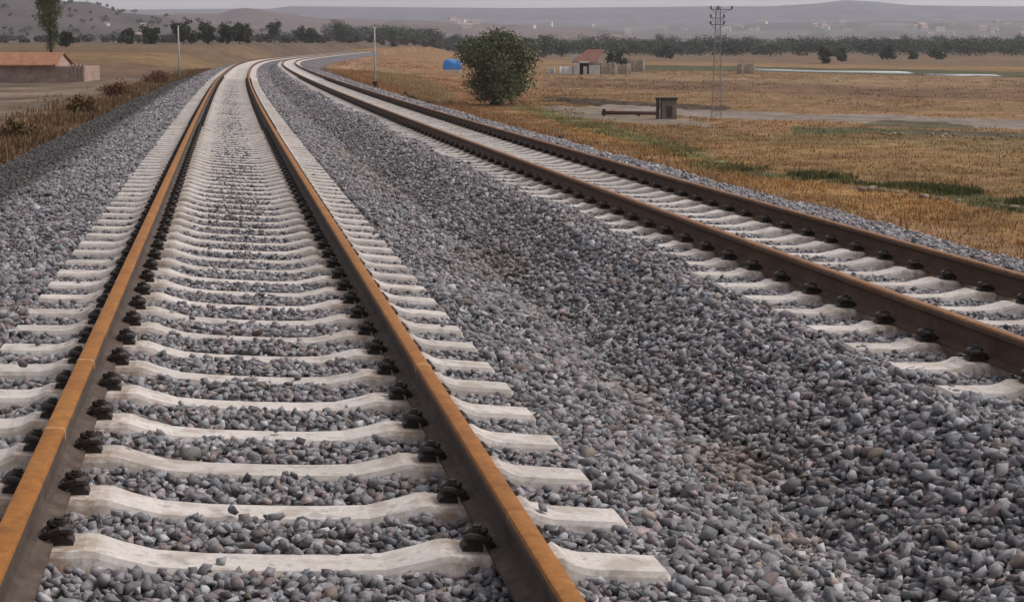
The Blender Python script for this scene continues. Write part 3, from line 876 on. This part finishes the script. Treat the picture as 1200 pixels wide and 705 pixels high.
# poplar by the brick building
p = on_land(66, 0, 262)
tree('poplar_tree', p, 19.5, 6.0, 'tall narrow green poplar rising out of the picture behind the terracotta roof', seed=9, nleaf=9000, leaf=.22, dark=(.045, .058, .022), light=(.17, .19, .08), base=.05, nclump=18, trunk_r=.22, shape='column', up=1.2)
small = dict(dark=(.028, .036, .024), light=(.085, .10, .065))
lefts = [(83, 330, 3.4, 3.0, 'small dark bushy tree just right of the tall poplar'),
         (155, 420, 4.0, 4.5, 'small hazy tree at the left end of the distant tree row'),
         (181, 415, 4.4, 5.5, 'low spreading tree between the poplar and the left pole'),
         (219, 400, 6.0, 6.6, 'dark round tree right behind the left white pole'),
         (248, 405, 5.0, 4.6, 'dark round tree just right of the left white pole'),
         (270, 400, 5.2, 5.0, 'left half of the dark paired trees above the bend'),
         (285, 402, 5.4, 5.0, 'right half of the dark paired trees above the bend'),
         (325, 560, 7.8, 7.0, 'single upright dark tree above the bend of the near track'),
         (357, 600, 5.2, 7.2, 'low grey green bush between the upright tree and the rounder one'),
         (370, 595, 5.6, 6.4, 'low dark bush at the right of a grey green one, above the bend'),
         (404, 690, 9.0, 10.8, 'dark rounded tree above the bend, left of the white pole with the dark foot')]
for i, (px, d, H_, W_, lab) in enumerate(lefts):
    tree('small_tree', on_land(px, 0, d), H_ * 1.12, W_ * 1.12, lab, group='dark trees along the far side of the left field', seed=20 + i, nleaf=1700, leaf=.34, base=-.04, nclump=11, trunk_r=.14, **small)
rights = [(637, 700, 10.0, 11.0, 'tall dense grey green tree behind the right side of the big round tree'),
          (658, 720, 7.5, 12.0, 'wide dark tree in front of the wood, left of the red roof'),
          (718, 400, 4.6, 6.6, 'dark round tree beside the red roof of the shed'),
          (962, 520, 6.2, 6.0, 'blue green round bush standing in the brown field, above the white strip'),
          (981, 560, 4.5, 5.0, 'paler green bush just right of the blue green one'),
          (1036, 600, 6.0, 7.4, 'dark green bush alone in the field, right of the blue green one'),
          (1065, 640, 3.4, 4.0, 'small pale bush in the field at the foot of the wood'),
          (1092, 640, 4.6, 7.0, 'wide low dark bush at the foot of the wood, right part'),
          (778, 660, 6.6, 9.0, 'dark tree in front of the wood, left of the pylon')]
for i, (px, d, H_, W_, lab) in enumerate(rights):
    tree('field_tree', on_land(px, 0, d), H_, W_, lab, group='single trees and bushes in the right hand fields', seed=50 + i, nleaf=1700, leaf=.45, base=-.05, nclump=11, trunk_r=.16, dark=(.03, .046, .036), light=(.10, .13, .095))
# low dark shrubs
shr = [(474, 150, .9, 1.5, 'left of three dark low shrubs on the pale bank'), (486, 152, 1.1, 1.6, 'middle and darkest of three low shrubs on the pale bank'), (499, 155, .9, 1.7, 'right of three dark low shrubs on the pale bank')]
for i, (px, d, H_, W_, lab) in enumerate(shr):
    tree('low_shrub', on_land(px, 0, d), H_, W_, lab, 'shrub', 'dark shrubs on the bank', 80 + i, 500, .09, (.02, .016, .01), (.05, .04, .02), 0, 6, .04)
dry = [(22, 44, 1.0, 2.3, 'largest brown dry shrub by the ballast foot, at the left edge'), (97, 64, .9, 1.7, 'dark brown dry shrub halfway along the left verge'), (142, 84, 1.0, 2.2, 'reddish brown dry shrub on the left verge before the far straw patch'), (185, 118, 1.0, 2.2, 'rust red dry shrub farthest along the left verge')]
for i, (px, d, H_, W_, lab) in enumerate(dry):
    u_t = -6.4
    ss_ = np.linspace(15, 160, 800); X_, Y_, _ = track_xyz(ss_, u_t, 0)
    pxx, _ = px_of(X_, Y_, land_z(X_, Y_)); j = int(np.abs(pxx - px).argmin())
    x_, y_ = float(X_[j]), float(Y_[j])
    red = i >= 2
    sc_ = max(.6, y_ / 60) ** .5
    tree('dry_shrub', (x_, y_, gz(x_, y_) - .02), H_ * sc_ * .8, W_ * sc_ * .8, lab, 'shrub', 'dry shrubs on the left verge', 90 + i, 1100, .07, (.055, .032, .018) if not red else (.08, .035, .02), (.19, .115, .05) if not red else (.20, .085, .045), 0, 8, .03, up=.8)
# the wood behind the fields: reads as one mass
rg = np.random.default_rng(303)
AV, AT, AC, off = [], [], [], 0
for row, (d0, d1, pa, pb, num, hh) in enumerate(((760, 800, 640, 1500, 70, 7.5), (860, 960, 395, 1500, 150, 9.5), (960, 1100, 380, 1520, 170, 11.5))):
    for k in range(num):
        px = pa + (pb - pa) * (k + rg.uniform(-.3, 1.3)) / num; d = rg.uniform(d0, d1)
        x = (px - 600) / F * d; H_ = hh * rg.uniform(.75, 1.08); W_ = rg.uniform(10, 20)
        if rg.random() < (.45, .22, .08)[row]: continue
        zz = gz(x, d)
        cl = [(rg.uniform(-.33, .33) * W_, rg.uniform(-.3, .3) * W_, H_ * rg.uniform(.3, .78), W_ * .25, W_ * .25, H_ * rg.uniform(.14, .26)) for _ in range(7)]
        cl.append((0, 0, H_ * .32, W_ * .42, W_ * .42, H_ * .34))
        t_ = rg.uniform(.6, 1.7)
        V, T, c_ = crown_arrays(cl, 480, .55, np.array((.018, .031, .021)) * t_, np.array((.056, .08, .05)) * t_, int(rg.integers(1e6)))
        AV.append(V + np.array([x, d, zz])); AT.append(T + off); AC.append(c_); off += len(V)
o = tri_mesh('far_wood', np.concatenate(AV), np.concatenate(AT), M_leaf, np.concatenate(AC), nper=4)
tag(o, 'long dark band of trees across the plain behind the fields', 'wood', kind='stuff')
# ================================================================ hills
HILLS = []
def ridge(name, dist, depth, prof, base, colr, seed, amp):
    pxs = np.arange(prof[0][0], prof[-1][0] + 1, 5.0)
    top = np.interp(pxs, [q[0] for q in prof], [q[1] for q in prof])
    t = np.linspace(-1, 1, 56)
    P_, T_ = np.meshgrid(pxs, t, indexing='ij')
    d = dist + T_ * depth
    X_ = (P_ - 600) / F * d; Y_ = d + 0 * P_
    H0 = CAMH + (HOR - top) / F * dist
    sh = np.where(T_ < 0, .5 + .5 * np.cos(np.pi * T_), 1 - .4 * T_ ** 2)
    n_ = fbm(X_ / (depth * .35), Y_ / (depth * .35), seed, 5)
    Zz = base + (H0[:, None] - base) * sh * 1.0 + amp * n_ * (1 - np.abs(T_) * .3) * np.clip((H0[:, None] - base) / 40, 0, 1) * smooth(0, .35, np.abs(T_))
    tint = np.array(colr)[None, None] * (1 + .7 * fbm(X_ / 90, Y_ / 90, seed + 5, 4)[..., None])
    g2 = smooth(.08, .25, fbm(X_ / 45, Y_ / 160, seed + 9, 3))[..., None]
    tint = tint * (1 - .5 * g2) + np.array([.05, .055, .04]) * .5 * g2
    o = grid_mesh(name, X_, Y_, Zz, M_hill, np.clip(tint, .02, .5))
    tag(o, kind='structure'); HILLS.append(o)
    return o
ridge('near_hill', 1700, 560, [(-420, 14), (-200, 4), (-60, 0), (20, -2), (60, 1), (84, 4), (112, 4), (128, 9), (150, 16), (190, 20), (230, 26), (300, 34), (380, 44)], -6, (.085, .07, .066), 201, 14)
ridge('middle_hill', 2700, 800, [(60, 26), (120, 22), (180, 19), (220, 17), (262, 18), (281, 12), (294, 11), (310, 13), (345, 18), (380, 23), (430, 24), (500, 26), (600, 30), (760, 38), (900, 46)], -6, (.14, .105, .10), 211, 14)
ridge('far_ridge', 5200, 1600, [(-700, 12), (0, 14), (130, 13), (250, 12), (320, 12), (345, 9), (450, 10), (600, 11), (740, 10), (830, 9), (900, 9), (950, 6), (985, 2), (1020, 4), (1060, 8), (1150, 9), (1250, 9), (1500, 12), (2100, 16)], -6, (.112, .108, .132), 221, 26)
ridge('plain_rise', 2900, 900, [(330, 40), (420, 33), (520, 29), (640, 30), (800, 31), (900, 28), (1000, 27), (1100, 26), (1300, 25), (1500, 27), (2000, 34)], -6, (.135, .13, .13), 231, 10)

# ================================================================ houses far away
bpy.context.view_layer.update()
dg = bpy.context.evaluated_depsgraph_get()
def hill_z(x, y):
    zt = gz(x, y)
    for h in HILLS:
        ok, loc, nn, ix = h.ray_cast(Vector((x, y, 3000)), Vector((0, 0, -1)))
        if ok: zt = max(zt, loc.z)
    return zt
# trees and scrub scattered over the foot of the left hills
AV, AT, AC, off = [], [], [], 0
for k in range(800):
    px = rg.uniform(-260, 560); d = rg.uniform(620, 1720)
    x = (px - 600) / F * d; H_ = rg.uniform(2.0, 5.2) * (.5 + d / 2000); W_ = H_ * rg.uniform(.9, 1.6)
    cl = [(rg.uniform(-.28, .28) * W_, rg.uniform(-.28, .28) * W_, H_ * rg.uniform(.2, .7), W_ * .3, W_ * .3, H_ * .28) for _ in range(4)]
    V, T, c_ = crown_arrays(cl, 90, .7, (.06, .057, .048), (.095, .09, .075), int(rg.integers(1e6)))
    AV.append(V + np.array([x, d, hill_z(x, d)])); AT.append(T + off); AC.append(c_); off += len(V)
o = tri_mesh('hillside_scrub', np.concatenate(AV), np.concatenate(AT), M_leaf, np.concatenate(AC), nper=4)
tag(o, 'hazy dark scrub dotted over the foot of the hills on the left', 'scrub', kind='stuff')

hm = []
for kind in range(4):
    w_, d_, h_ = ((9, 8, 5), (12, 8, 5), (9, 8, 7), (14, 9, 4))[kind]
    bm = bmesh.new(); box(bm, -w_ / 2, w_ / 2, -d_ / 2, d_ / 2, -3, h_)
    v = [bm.verts.new(q) for q in ((-w_ / 2 - .4, -d_ / 2 - .4, h_ + .02), (w_ / 2 + .4, -d_ / 2 - .4, h_ + .02), (w_ / 2 + .4, d_ / 2 + .4, h_ + .02), (-w_ / 2 - .4, d_ / 2 + .4, h_ + .02), (-w_ / 2 - .4, 0, h_ + 2.2), (w_ / 2 + .4, 0, h_ + 2.2))]
    fs = [bm.faces.new([v[i] for i in f_]) for f_ in ((0, 1, 5, 4), (2, 3, 4, 5), (0, 4, 3), (1, 2, 5), (0, 3, 2, 1))]
    for f_ in fs: f_.material_index = 1
    bmesh.ops.recalc_face_normals(bm, faces=bm.faces)
    me = bpy.data.meshes.new('village_house'); bm.to_mesh(me); bm.free(); me.materials.append(M_house); me.materials.append(M_houseroof)
    hm.append(me)
vill = [(528, 560, 2400, 2650, 14, 'white house in the small cluster on the plain above the blue tarp'),
        (840, 1000, 2350, 2750, 14, 'pale house of the hazy village behind the wood, centre right'),
        (1040, 1230, 2250, 2800, 26, 'pale house of the large hazy village at the right edge behind the wood'),
        (600, 800, 2400, 2750, 6, 'pale house scattered on the plain behind the wood between tree and pylon'),
        (85, 200, 1250, 1450, 8, 'tiny pale house on the hill foot between the poplar and the left pole')]
for (a_, b_, d0, d1, num, lab) in vill:
    for k in range(num):
        px = random.uniform(a_, b_); d = random.uniform(d0, d1); x = (px - 600) / F * d
        o = bpy.data.objects.new('village_house', random.choice(hm)); col.objects.link(o)
        o.location = (x, d, hill_z(x, d)); o.rotation_euler = (0, 0, random.uniform(-.6, .6)); q = random.uniform(.65, 1.1) * (.6 if d < 2000 else 1); o.scale = (q, q, q * random.uniform(.8, 1.1))
        tag(o, lab, 'house', 'houses of the ' + lab.split(' of ')[-1][:30] if False else lab.replace('house', 'houses', 1))

# ================================================================ brick building on the left
d = 150
def yaw_at(px, dist): return Vector(((px - 600) / F * dist, dist, 0))
p0 = yaw_at(-60, 152); p1 = yaw_at(104, 150)
L = p1.x - p0.x
zb = gz((p0.x + p1.x) / 2, 151)
zb = CAMH - (96.5 - HOR) / F * 150
root = empty('farm_building', (p1.x, 150, zb)); tag(root, 'long low pink block building under a sloping terracotta roof, left edge', 'building')
root.rotation_euler = (0, 0, R(-1.5))
bm = bmesh.new(); box(bm, -L, -.02, 0, 5.0, -1.2, 1.5)
bm_obj('wall', bm, M_brick, root)
bm = bmesh.new()   # gable filling under the roof end
g0 = [bm.verts.new((-2.85, yy, zz)) for yy, zz in ((.0, 1.48), (4.95, 1.48), (2.2, 2.5))]; g1 = [bm.verts.new((-2.62, v.co.y, v.co.z)) for v in g0]
bm.faces.new(g0[::-1]); bm.faces.new(g1)
for k in range(3): bm.faces.new((g0[k], g0[(k + 1) % 3], g1[(k + 1) % 3], g1[k]))
bm_obj('gable', bm, M_brick, root)
bm = bmesh.new()   # right end piers with grooves
for k in range(4): box(bm, -1.25 + k * .34, -1.07 + k * .34, -.08, .3, -1.2, 1.68)
bm_obj('pier', bm, M_brick, root)
bm = bmesh.new()
x1 = -2.6
pts = [(-L - .3, -.45, 1.50), (x1, -.45, 1.50), (x1 + .1, 2.2, 2.62), (-L - .3, 2.2, 2.62)]
lo = [bm.verts.new(q) for q in pts]; hi = [bm.verts.new((q[0], q[1], q[2] + .14)) for q in pts]
bm.faces.new(lo[::-1]); bm.faces.new(hi)
for k in range(4): bm.faces.new((lo[k], lo[(k + 1) % 4], hi[(k + 1) % 4], hi[k]))
bk = [bm.verts.new(q) for q in ((x1 + .1, 5.6, 1.5), (-L - .3, 5.6, 1.5))]
bm.faces.new((hi[3], hi[2], bk[0], bk[1]))
bm_obj('roof', bm, M_tile, root)
bm = bmesh.new()   # gable verge board
tube(bm, [(x1 + .02, -.5, 1.62), (x1 + .12, 2.2, 2.76)], .08, 6)
bm_obj('verge_board', bm, M_tile, root)

# ================================================================ poles
def pole(px, dist, ytop, lab, dark_foot=False):
    x, y, z = on_land(px, 0, dist); H_ = CAMH + (HOR - ytop) / F * dist - z
    root = empty('utility_pole', (x, y, z)); tag(root, lab, 'pole', 'white concrete poles by the line')
    bm = bmesh.new(); tube(bm, [(0, 0, -.5), (0, 0, H_ * .5), (0, 0, H_)], [.10, .08, .06], 10); bm_obj('shaft', bm, M_pole, root, True)
    bm = bmesh.new(); tube(bm, [(0, 0, H_), (0, 0, H_ + .18)], [.05, .03], 8); bm_obj('cap', bm, M_ins, root)
    if dark_foot:
        bm = bmesh.new(); tube(bm, [(.0, -.05, -.3), (.02, -.05, .35), (.02, -.05, .85)], [.26, .24, .2], 10); bm_obj('foot_sleeve', bm, M_dark, root, True)
pole(214, 150, 31, 'white concrete pole standing in the left field beside the bend')
pole(441, 135, 32, 'white concrete pole with a dark foot on the bank right of the bend', True)

# ================================================================ pylon
d = 140
x, y, z = on_land(838, 0, d)
H_ = CAMH + (HOR - 9) / F * d - z
root = empty('lattice_pylon', (x, y, z)); tag(root, 'thin grey lattice pylon with three short cross arms in the right field', 'pylon')
bm = bmesh.new()
def pw(t): return .40 * (1 - t) + .17 * t
nb = 11
for sx, sy in ((1, 1), (1, -1), (-1, 1), (-1, -1)):
    tube(bm, [(sx * pw(0), sy * pw(0), -.3), (sx * pw(1), sy * pw(1), H_)], .016, 4)
for k in range(nb):
    t0, t1 = k / nb, (k + 1) / nb
    a0, a1, z0, z1 = pw(t0), pw(t1), t0 * H_, t1 * H_
    for f_ in range(4):
        c0 = [(-1, -1), (1, -1), (1, 1), (-1, 1)][f_]; c1 = [(1, -1), (1, 1), (-1, 1), (-1, -1)][f_]
        tube(bm, [(c0[0] * a0, c0[1] * a0, z0), (c1[0] * a1, c1[1] * a1, z1)], .009, 4)
        tube(bm, [(c1[0] * a0, c1[1] * a0, z0), (c0[0] * a1, c0[1] * a1, z1)], .009, 4)
bm_obj('mast', bm, M_galv, root)
for j, (zz, ln, ln2) in enumerate(((H_ - .25, .62, 1.15), (H_ - .95, .62, .5), (H_ - 1.5, .62, .5))):
    bm = bmesh.new()
    tube(bm, [(-ln, 0, zz), (ln2, 0, zz)], .035, 6); tube(bm, [(-ln, 0, zz), (-.24, 0, zz - .3)], .02, 4); tube(bm, [(ln2, 0, zz), (.24, 0, zz - .3)], .02, 4)
    a_ = bm_obj('cross_arm', bm, M_galv, root)
    for xx in ((-ln, 0, ln2) if j == 0 else (-ln, ln2)):
        bm = bmesh.new()
        tube(bm, [(xx, 0, zz + .04), (xx, 0, zz + .10), (xx, 0, zz + .14), (xx, 0, zz + .2), (xx, 0, zz + .24), (xx, 0, zz + .3)], [.05, .1, .05, .095, .05, .07], 8)
        bm_obj('insulator', bm, M_ins, a_, True)

# ================================================================ sluice, pipe and walls in the low field
d = CAMH - ZF
p = at(782, 139, ZF); x, y = p.x, p.y; z = gz(x, y)
root = empty('concrete_sluice', (x, y, z)); tag(root, 'small square concrete sluice with an overhanging dark top slab in the right field', 'sluice')
H_ = 1.62
bm = bmesh.new(); box(bm, -.55, .75, -.6, .6, -.6, H_); bm_obj('block', bm, M_oldconc, root, bevel=.03)
bm = bmesh.new(); box(bm, -1.0, .80, -.75, .75, H_ + .003, H_ + .2); bm_obj('top_slab', bm, M_slab, root, bevel=.02)
bm = bmesh.new(); box(bm, -.92, -.72, -.6, .6, -.6, H_); bm_obj('side_post', bm, M_slab, root, bevel=.02)
bm = bmesh.new(); box(bm, -.15, .35, -.63, -.605, .15, 1.1); bm_obj('gate_plate', bm, M_slab, root)
q = at(705, 135.5, ZF); q2 = at(772, 136.5, ZF)
root = empty('rusty_pipe', (q.x, q.y, gz(q.x, q.y))); tag(root, 'long rusty brown pipe lying level left of the concrete sluice', 'pipe')
bm = bmesh.new(); Lp = (q2 - q).length
tube(bm, [(0, 0, .28), (Lp * .5, 0, .26), (Lp - .2, -.3, .26)], .17, 10); bm_obj('tube', bm, M_pipe, root, True)
for xx in (.2, Lp * .63):
    bm = bmesh.new(); box(bm, xx - .12, xx + .12, -.2, .2, -.6, .42 if xx > .5 else .62); bm_obj('saddle', bm, M_slab, root, bevel=.015)
# marker post near the ballast
s_, u_ = None, None
p = at(657, 158, -1.6); root = empty('marker_post', (p.x, p.y, gz(p.x, p.y)))
tag(root, 'short dark marker post at the edge of the ballast by the far track', 'post')
hp = .6 * max(.4, CAMH - (148 - HOR) / F * p.y - gz(p.x, p.y))
bm = bmesh.new(); tube(bm, [(0, 0, -.3), (0, 0, hp)], .05, 8); bm_obj('shaft', bm, M_slab, root)
bm = bmesh.new(); tube(bm, [(0, 0, hp - .1), (0, 0, hp + .05)], .09, 8); bm_obj('cap', bm, M_slab, root)

# ================================================================ sheds and the tarp
d = 330
def local(px, dist): return (px - 600) / F * dist
x0 = local(690, d); z = CAMH - (84 - HOR) / F * d
m_px = d / F
root = empty('ruined_shed', (x0, d, z)); tag(root, 'ruined white walled shed with a dark opening and a red sloping roof', 'shed')
bm = bmesh.new(); box(bm, -3.2, -2.0, -.2, .25, -1, 1.75); box(bm, -.1, 2.0, 0, .35, -1, 1.3); box(bm, -3.2, 2.0, 4, 4.3, -1, 3.4); bm_obj('wall', bm, M_plaster, root, bevel=.05)
bm = bmesh.new(); box(bm, -1.98, -.12, 1.2, 1.4, -1, 1.9); bm_obj('door_opening', bm, M_dark, root)
bm = bmesh.new(); box(bm, -1.25, -.5, .3, .7, -1, 1.15); bm_obj('inner_block', bm, M_plaster, root, bevel=.05)
bm = bmesh.new(); box(bm, -2.1, 0.0, -.25, .6, 1.78, 2.1); bm_obj('lintel_slab', bm, M_plaster, root, bevel=.05)
bm = bmesh.new()
lo = [bm.verts.new(q) for q in ((-3.5, .4, 1.95), (1.0, -.5, 1.75), (3.3, 4.6, 4.3), (-.2, 4.6, 4.3))]; hi = [bm.verts.new(v.co + Vector((0, 0, .15))) for v in lo]
bm.faces.new(lo[::-1]); bm.faces.new(hi)
for k in range(4): bm.faces.new((lo[k], lo[(k + 1) % 4], hi[(k + 1) % 4], hi[k]))
bm_obj('roof', bm, M_redroof, root)
def rubble_wall(name, px0, px1, dist, ybase, ytop, matr, lab, seed, cat='wall'):
    a_, b_ = local(px0, dist), local(px1, dist); zb_ = CAMH - (ybase - HOR) / F * dist; hh = (ybase - ytop) / F * dist
    n_ = 16; rg = np.random.default_rng(seed); bm = bmesh.new(); rows = []
    prof = hh * (.85 + .22 * (rg.random(n_ + 1) - .5)); prof[0] *= .4; prof[-1] *= .6
    for i in range(n_ + 1):
        xx = a_ + (b_ - a_) * i / n_; j = rg.uniform(-.15, .15)
        rows.append([bm.verts.new(q) for q in ((xx, dist - .5 + j, zb_ - 1), (xx, dist - .35 + j, zb_ + prof[i]), (xx, dist + .35 + j, zb_ + prof[i]), (xx, dist + .5 + j, zb_ - 1))])
    for q, w in zip(rows, rows[1:]):
        for k in range(3): bm.faces.new((q[k], q[k + 1], w[k + 1], w[k]))
    bm.faces.new(rows[0][::-1]); bm.faces.new(rows[-1])
    o = bm_obj(name, bm, matr, None, True); tag(o, lab, cat)
rubble_wall('rubble_wall', 697, 722, 332, 84, 71, M_rubble, 'tan rubble wall running right from the ruined shed', 1)
rubble_wall('rubble_wall', 718, 738, 336, 84, 73, M_rubble, 'lower tan rubble wall ending in a broken stub, right of the shed', 2)
rubble_wall('stone_heap', 734, 754, 345, 78, 68, M_rubble, 'pale stone heap at the right end of the rubble walls', 3, 'heap')
rubble_wall('broken_wall', 654, 673, 331, 83, 77, M_plaster, 'low broken whitewashed wall left of the ruined shed', 4)
rubble_wall('white_rubble_heap', 642, 650, 333, 83, 78, M_plaster, 'small white rubble heap at the left end of the ruins', 5, 'heap')
rubble_wall('pale_boulders', 861, 882, 335, 80, 73, M_rubble, 'pale boulder heap left of the long white strip', 6, 'heap')
# long white plastic strips lying in the green field
def strip(pts_px, w_px, lab, dist_z=ZF):
    P_ = [at(a_, b_, ZF) for a_, b_ in pts_px]
    bm = bmesh.new(); rows = []
    for i, q in enumerate(P_):
        zz = gz(q.x, q.y) + .08
        dd = w_px / F * q.y * q.y / (CAMH - ZF) * (.6 + .4 * math.sin(2.0 * i + 1))
        rows.append([bm.verts.new((q.x, q.y - dd * .5, zz - .3)), bm.verts.new((q.x, q.y - dd * .5, zz + .06)), bm.verts.new((q.x, q.y - dd * .2, zz + .2 + .08 * math.sin(i * 2.3))), bm.verts.new((q.x, q.y + dd * .2, zz + .2)), bm.verts.new((q.x, q.y + dd * .5, zz + .05)), bm.verts.new((q.x, q.y + dd * .5, zz - .3))])
    for q, w in zip(rows, rows[1:]):
        for k in range(5): bm.faces.new((q[k], q[k + 1], w[k + 1], w[k]))
    bm.faces.new(rows[0][::-1]); bm.faces.new(rows[-1])
    o = bm_obj('plastic_tunnel', bm, M_sheet, None, True); tag(o, lab, 'cloche', 'white plastic strips in the right field')
strip([(880, 82.5), (920, 83.5), (960, 84.5), (1000, 85), (1058, 86)], 2.6, 'long white plastic strip lying across the green edge of the right field')
strip([(1094, 88.5), (1115, 89), (1140, 89), (1162, 89.5)], 2, 'shorter pale green white strip at the far right of the field')
# blue tarp
d = 300
xt = local(531, d); zb_ = CAMH - (81.5 - HOR) / F * d
root = empty('tarp_stack', (xt, d, zb_)); tag(root, 'bright blue tarp over a pile, left of the big round tree', 'tarp')
bm = bmesh.new(); n_ = 14; rows = []
for i in range(n_ + 1):
    t = i / n_; row = []
    for j in range(9):
        q = j / 8; a_ = math.pi * q
        hgt = (1.95 + .18 * math.sin(7 * t + 2 * q)) * (math.sin(math.pi * min(1, .12 + t * .8)) ** .45)
        row.append(bm.verts.new(((t - .5) * 3.4 + .1 * math.sin(5 * q), -1.3 * math.cos(a_), .12 + hgt * math.sin(a_) ** .7)))
    rows.append(row)
for q, w in zip(rows, rows[1:]):
    for k in range(8): bm.faces.new((q[k], q[k + 1], w[k + 1], w[k]))
bm.faces.new(rows[0][::-1]); bm.faces.new(rows[-1])
bm_obj('cover', bm, M_tarp, root, True)
bm = bmesh.new(); box(bm, -1.5, 1.5, -1.25, 1.2, -.8, .3); bm_obj('pile', bm, M_plaster, root, bevel=.08)
# stones along the ditch bank
for k in range(26):
    q = random.random(); a_ = 1035 + 165 * q if k < 14 else random.uniform(1000, 1195); b_ = (158 + 6 * q if k < 14 else 222 + (a_ - 1000) * .13) + random.uniform(-1.5, 3)
    p = at(a_, b_, ZF); r_ = random.uniform(.10, .24)
    (v, t) = stone_shapes(1, 14)[0]
    o = tri_mesh('field_stone', v * r_, t, M_rubble); o.location = (p.x, p.y, gz(p.x, p.y) + r_ * .3)
    tag(o, 'pale stone among the row at the edge of the grey track in the field' if k < 14 else 'pale stone lying beside the green ditch at the right', 'stone', 'stones along the field track' if k < 14 else 'stones beside the ditch')

# ================================================================ air
m = bpy.data.materials.new('hazy_air'); m.use_nodes = True; nt = m.node_tree
nt.nodes.remove(nt.nodes['Principled BSDF'])
pv = nt.nodes.new('ShaderNodeVolumePrincipled'); pv.inputs['Color'].default_value = (.90, .875, .96, 1); pv.inputs['Density'].default_value = 1.15e-4; pv.inputs['Anisotropy'].default_value = .2
nt.links.new(pv.outputs['Volume'], nt.nodes['Material Output'].inputs['Volume'])
bm = bmesh.new(); box(bm, -13000, 13000, -400, 13000, -12, 420)
hz = bm_obj('haze', bm, m); tag(hz, kind='stuff')

# ================================================================ light, sky, camera
SUN_EL, SUN_AZ = R(50), R(78)      # azimuth from +Y towards +X
w = bpy.data.worlds.new('World'); scene.world = w; w.use_nodes = True
nt = w.node_tree; bg = nt.nodes['Background']
sky = N(nt, 'ShaderNodeTexSky', sky_type='NISHITA', sun_disc=False); sky.sun_elevation = SUN_EL; sky.sun_rotation = SUN_AZ
sky.air_density = 1.0; sky.dust_density = 3.0
hs = N(nt, 'ShaderNodeHueSaturation'); hs.inputs['Saturation'].default_value = .22
nt.links.new(sky.outputs['Color'], hs.inputs['Color'])
tc = N(nt, 'ShaderNodeTexCoord'); mp = N(nt, 'ShaderNodeMapping'); mp.inputs['Scale'].default_value = (1, 1, 7)
nt.links.new(tc.outputs['Generated'], mp.inputs['Vector'])
cn = noise(nt, 3.2, 5, .6, mp.outputs['Vector'])
cl = ramp(nt, cn, [(.36, (.74, .735, .76)), (.60, (1.2, 1.2, 1.19))])
sx = N(nt, 'ShaderNodeSeparateXYZ'); nt.links.new(tc.outputs['Generated'], sx.inputs[0])
gr = ramp(nt, sx.outputs['Z'], [(.0, (2.9, 2.89, 2.95)), (.10, (1.4, 1.40, 1.42)), (.3, (.95, .95, .96)), (1.0, (1.75, 1.74, 1.73))])
nt.links.new(mix(nt, 1.0, mix(nt, 1.0, hs.outputs['Color'], cl, 'MULTIPLY'), gr, 'MULTIPLY'), bg.inputs['Color'])
bg.inputs['Strength'].default_value = .12
sd = bpy.data.lights.new('sun', 'SUN'); sd.energy = 1.45; sd.angle = R(25); sd.color = (1, .95, .88)
so = bpy.data.objects.new('sun', sd); col.objects.link(so)
so.rotation_euler = (math.pi / 2 - SUN_EL, 0, -SUN_AZ + math.pi)
dirv = Vector((math.sin(SUN_AZ) * math.cos(SUN_EL), math.cos(SUN_AZ) * math.cos(SUN_EL), math.sin(SUN_EL)))
so.rotation_euler = dirv.to_track_quat('Z', 'Y').to_euler()
cam = bpy.data.cameras.new('camera'); co = bpy.data.objects.new('camera', cam); col.objects.link(co)
co.location = (0, 0, CAMH); cam.sensor_width = 36; cam.lens = 36 * F / 1200
co.rotation_euler = (math.pi / 2 - math.atan((352.5 - HOR) / F), 0, 0)
cam.clip_start = .05; cam.clip_end = 30000
scene.camera = co
vs = scene.view_settings; vs.view_transform = 'Standard'; vs.look = 'None'; vs.exposure = -.13; vs.gamma = 1
scene.cycles.volume_bounces = 1; scene.cycles.max_bounces = 6; scene.cycles.diffuse_bounces = 3
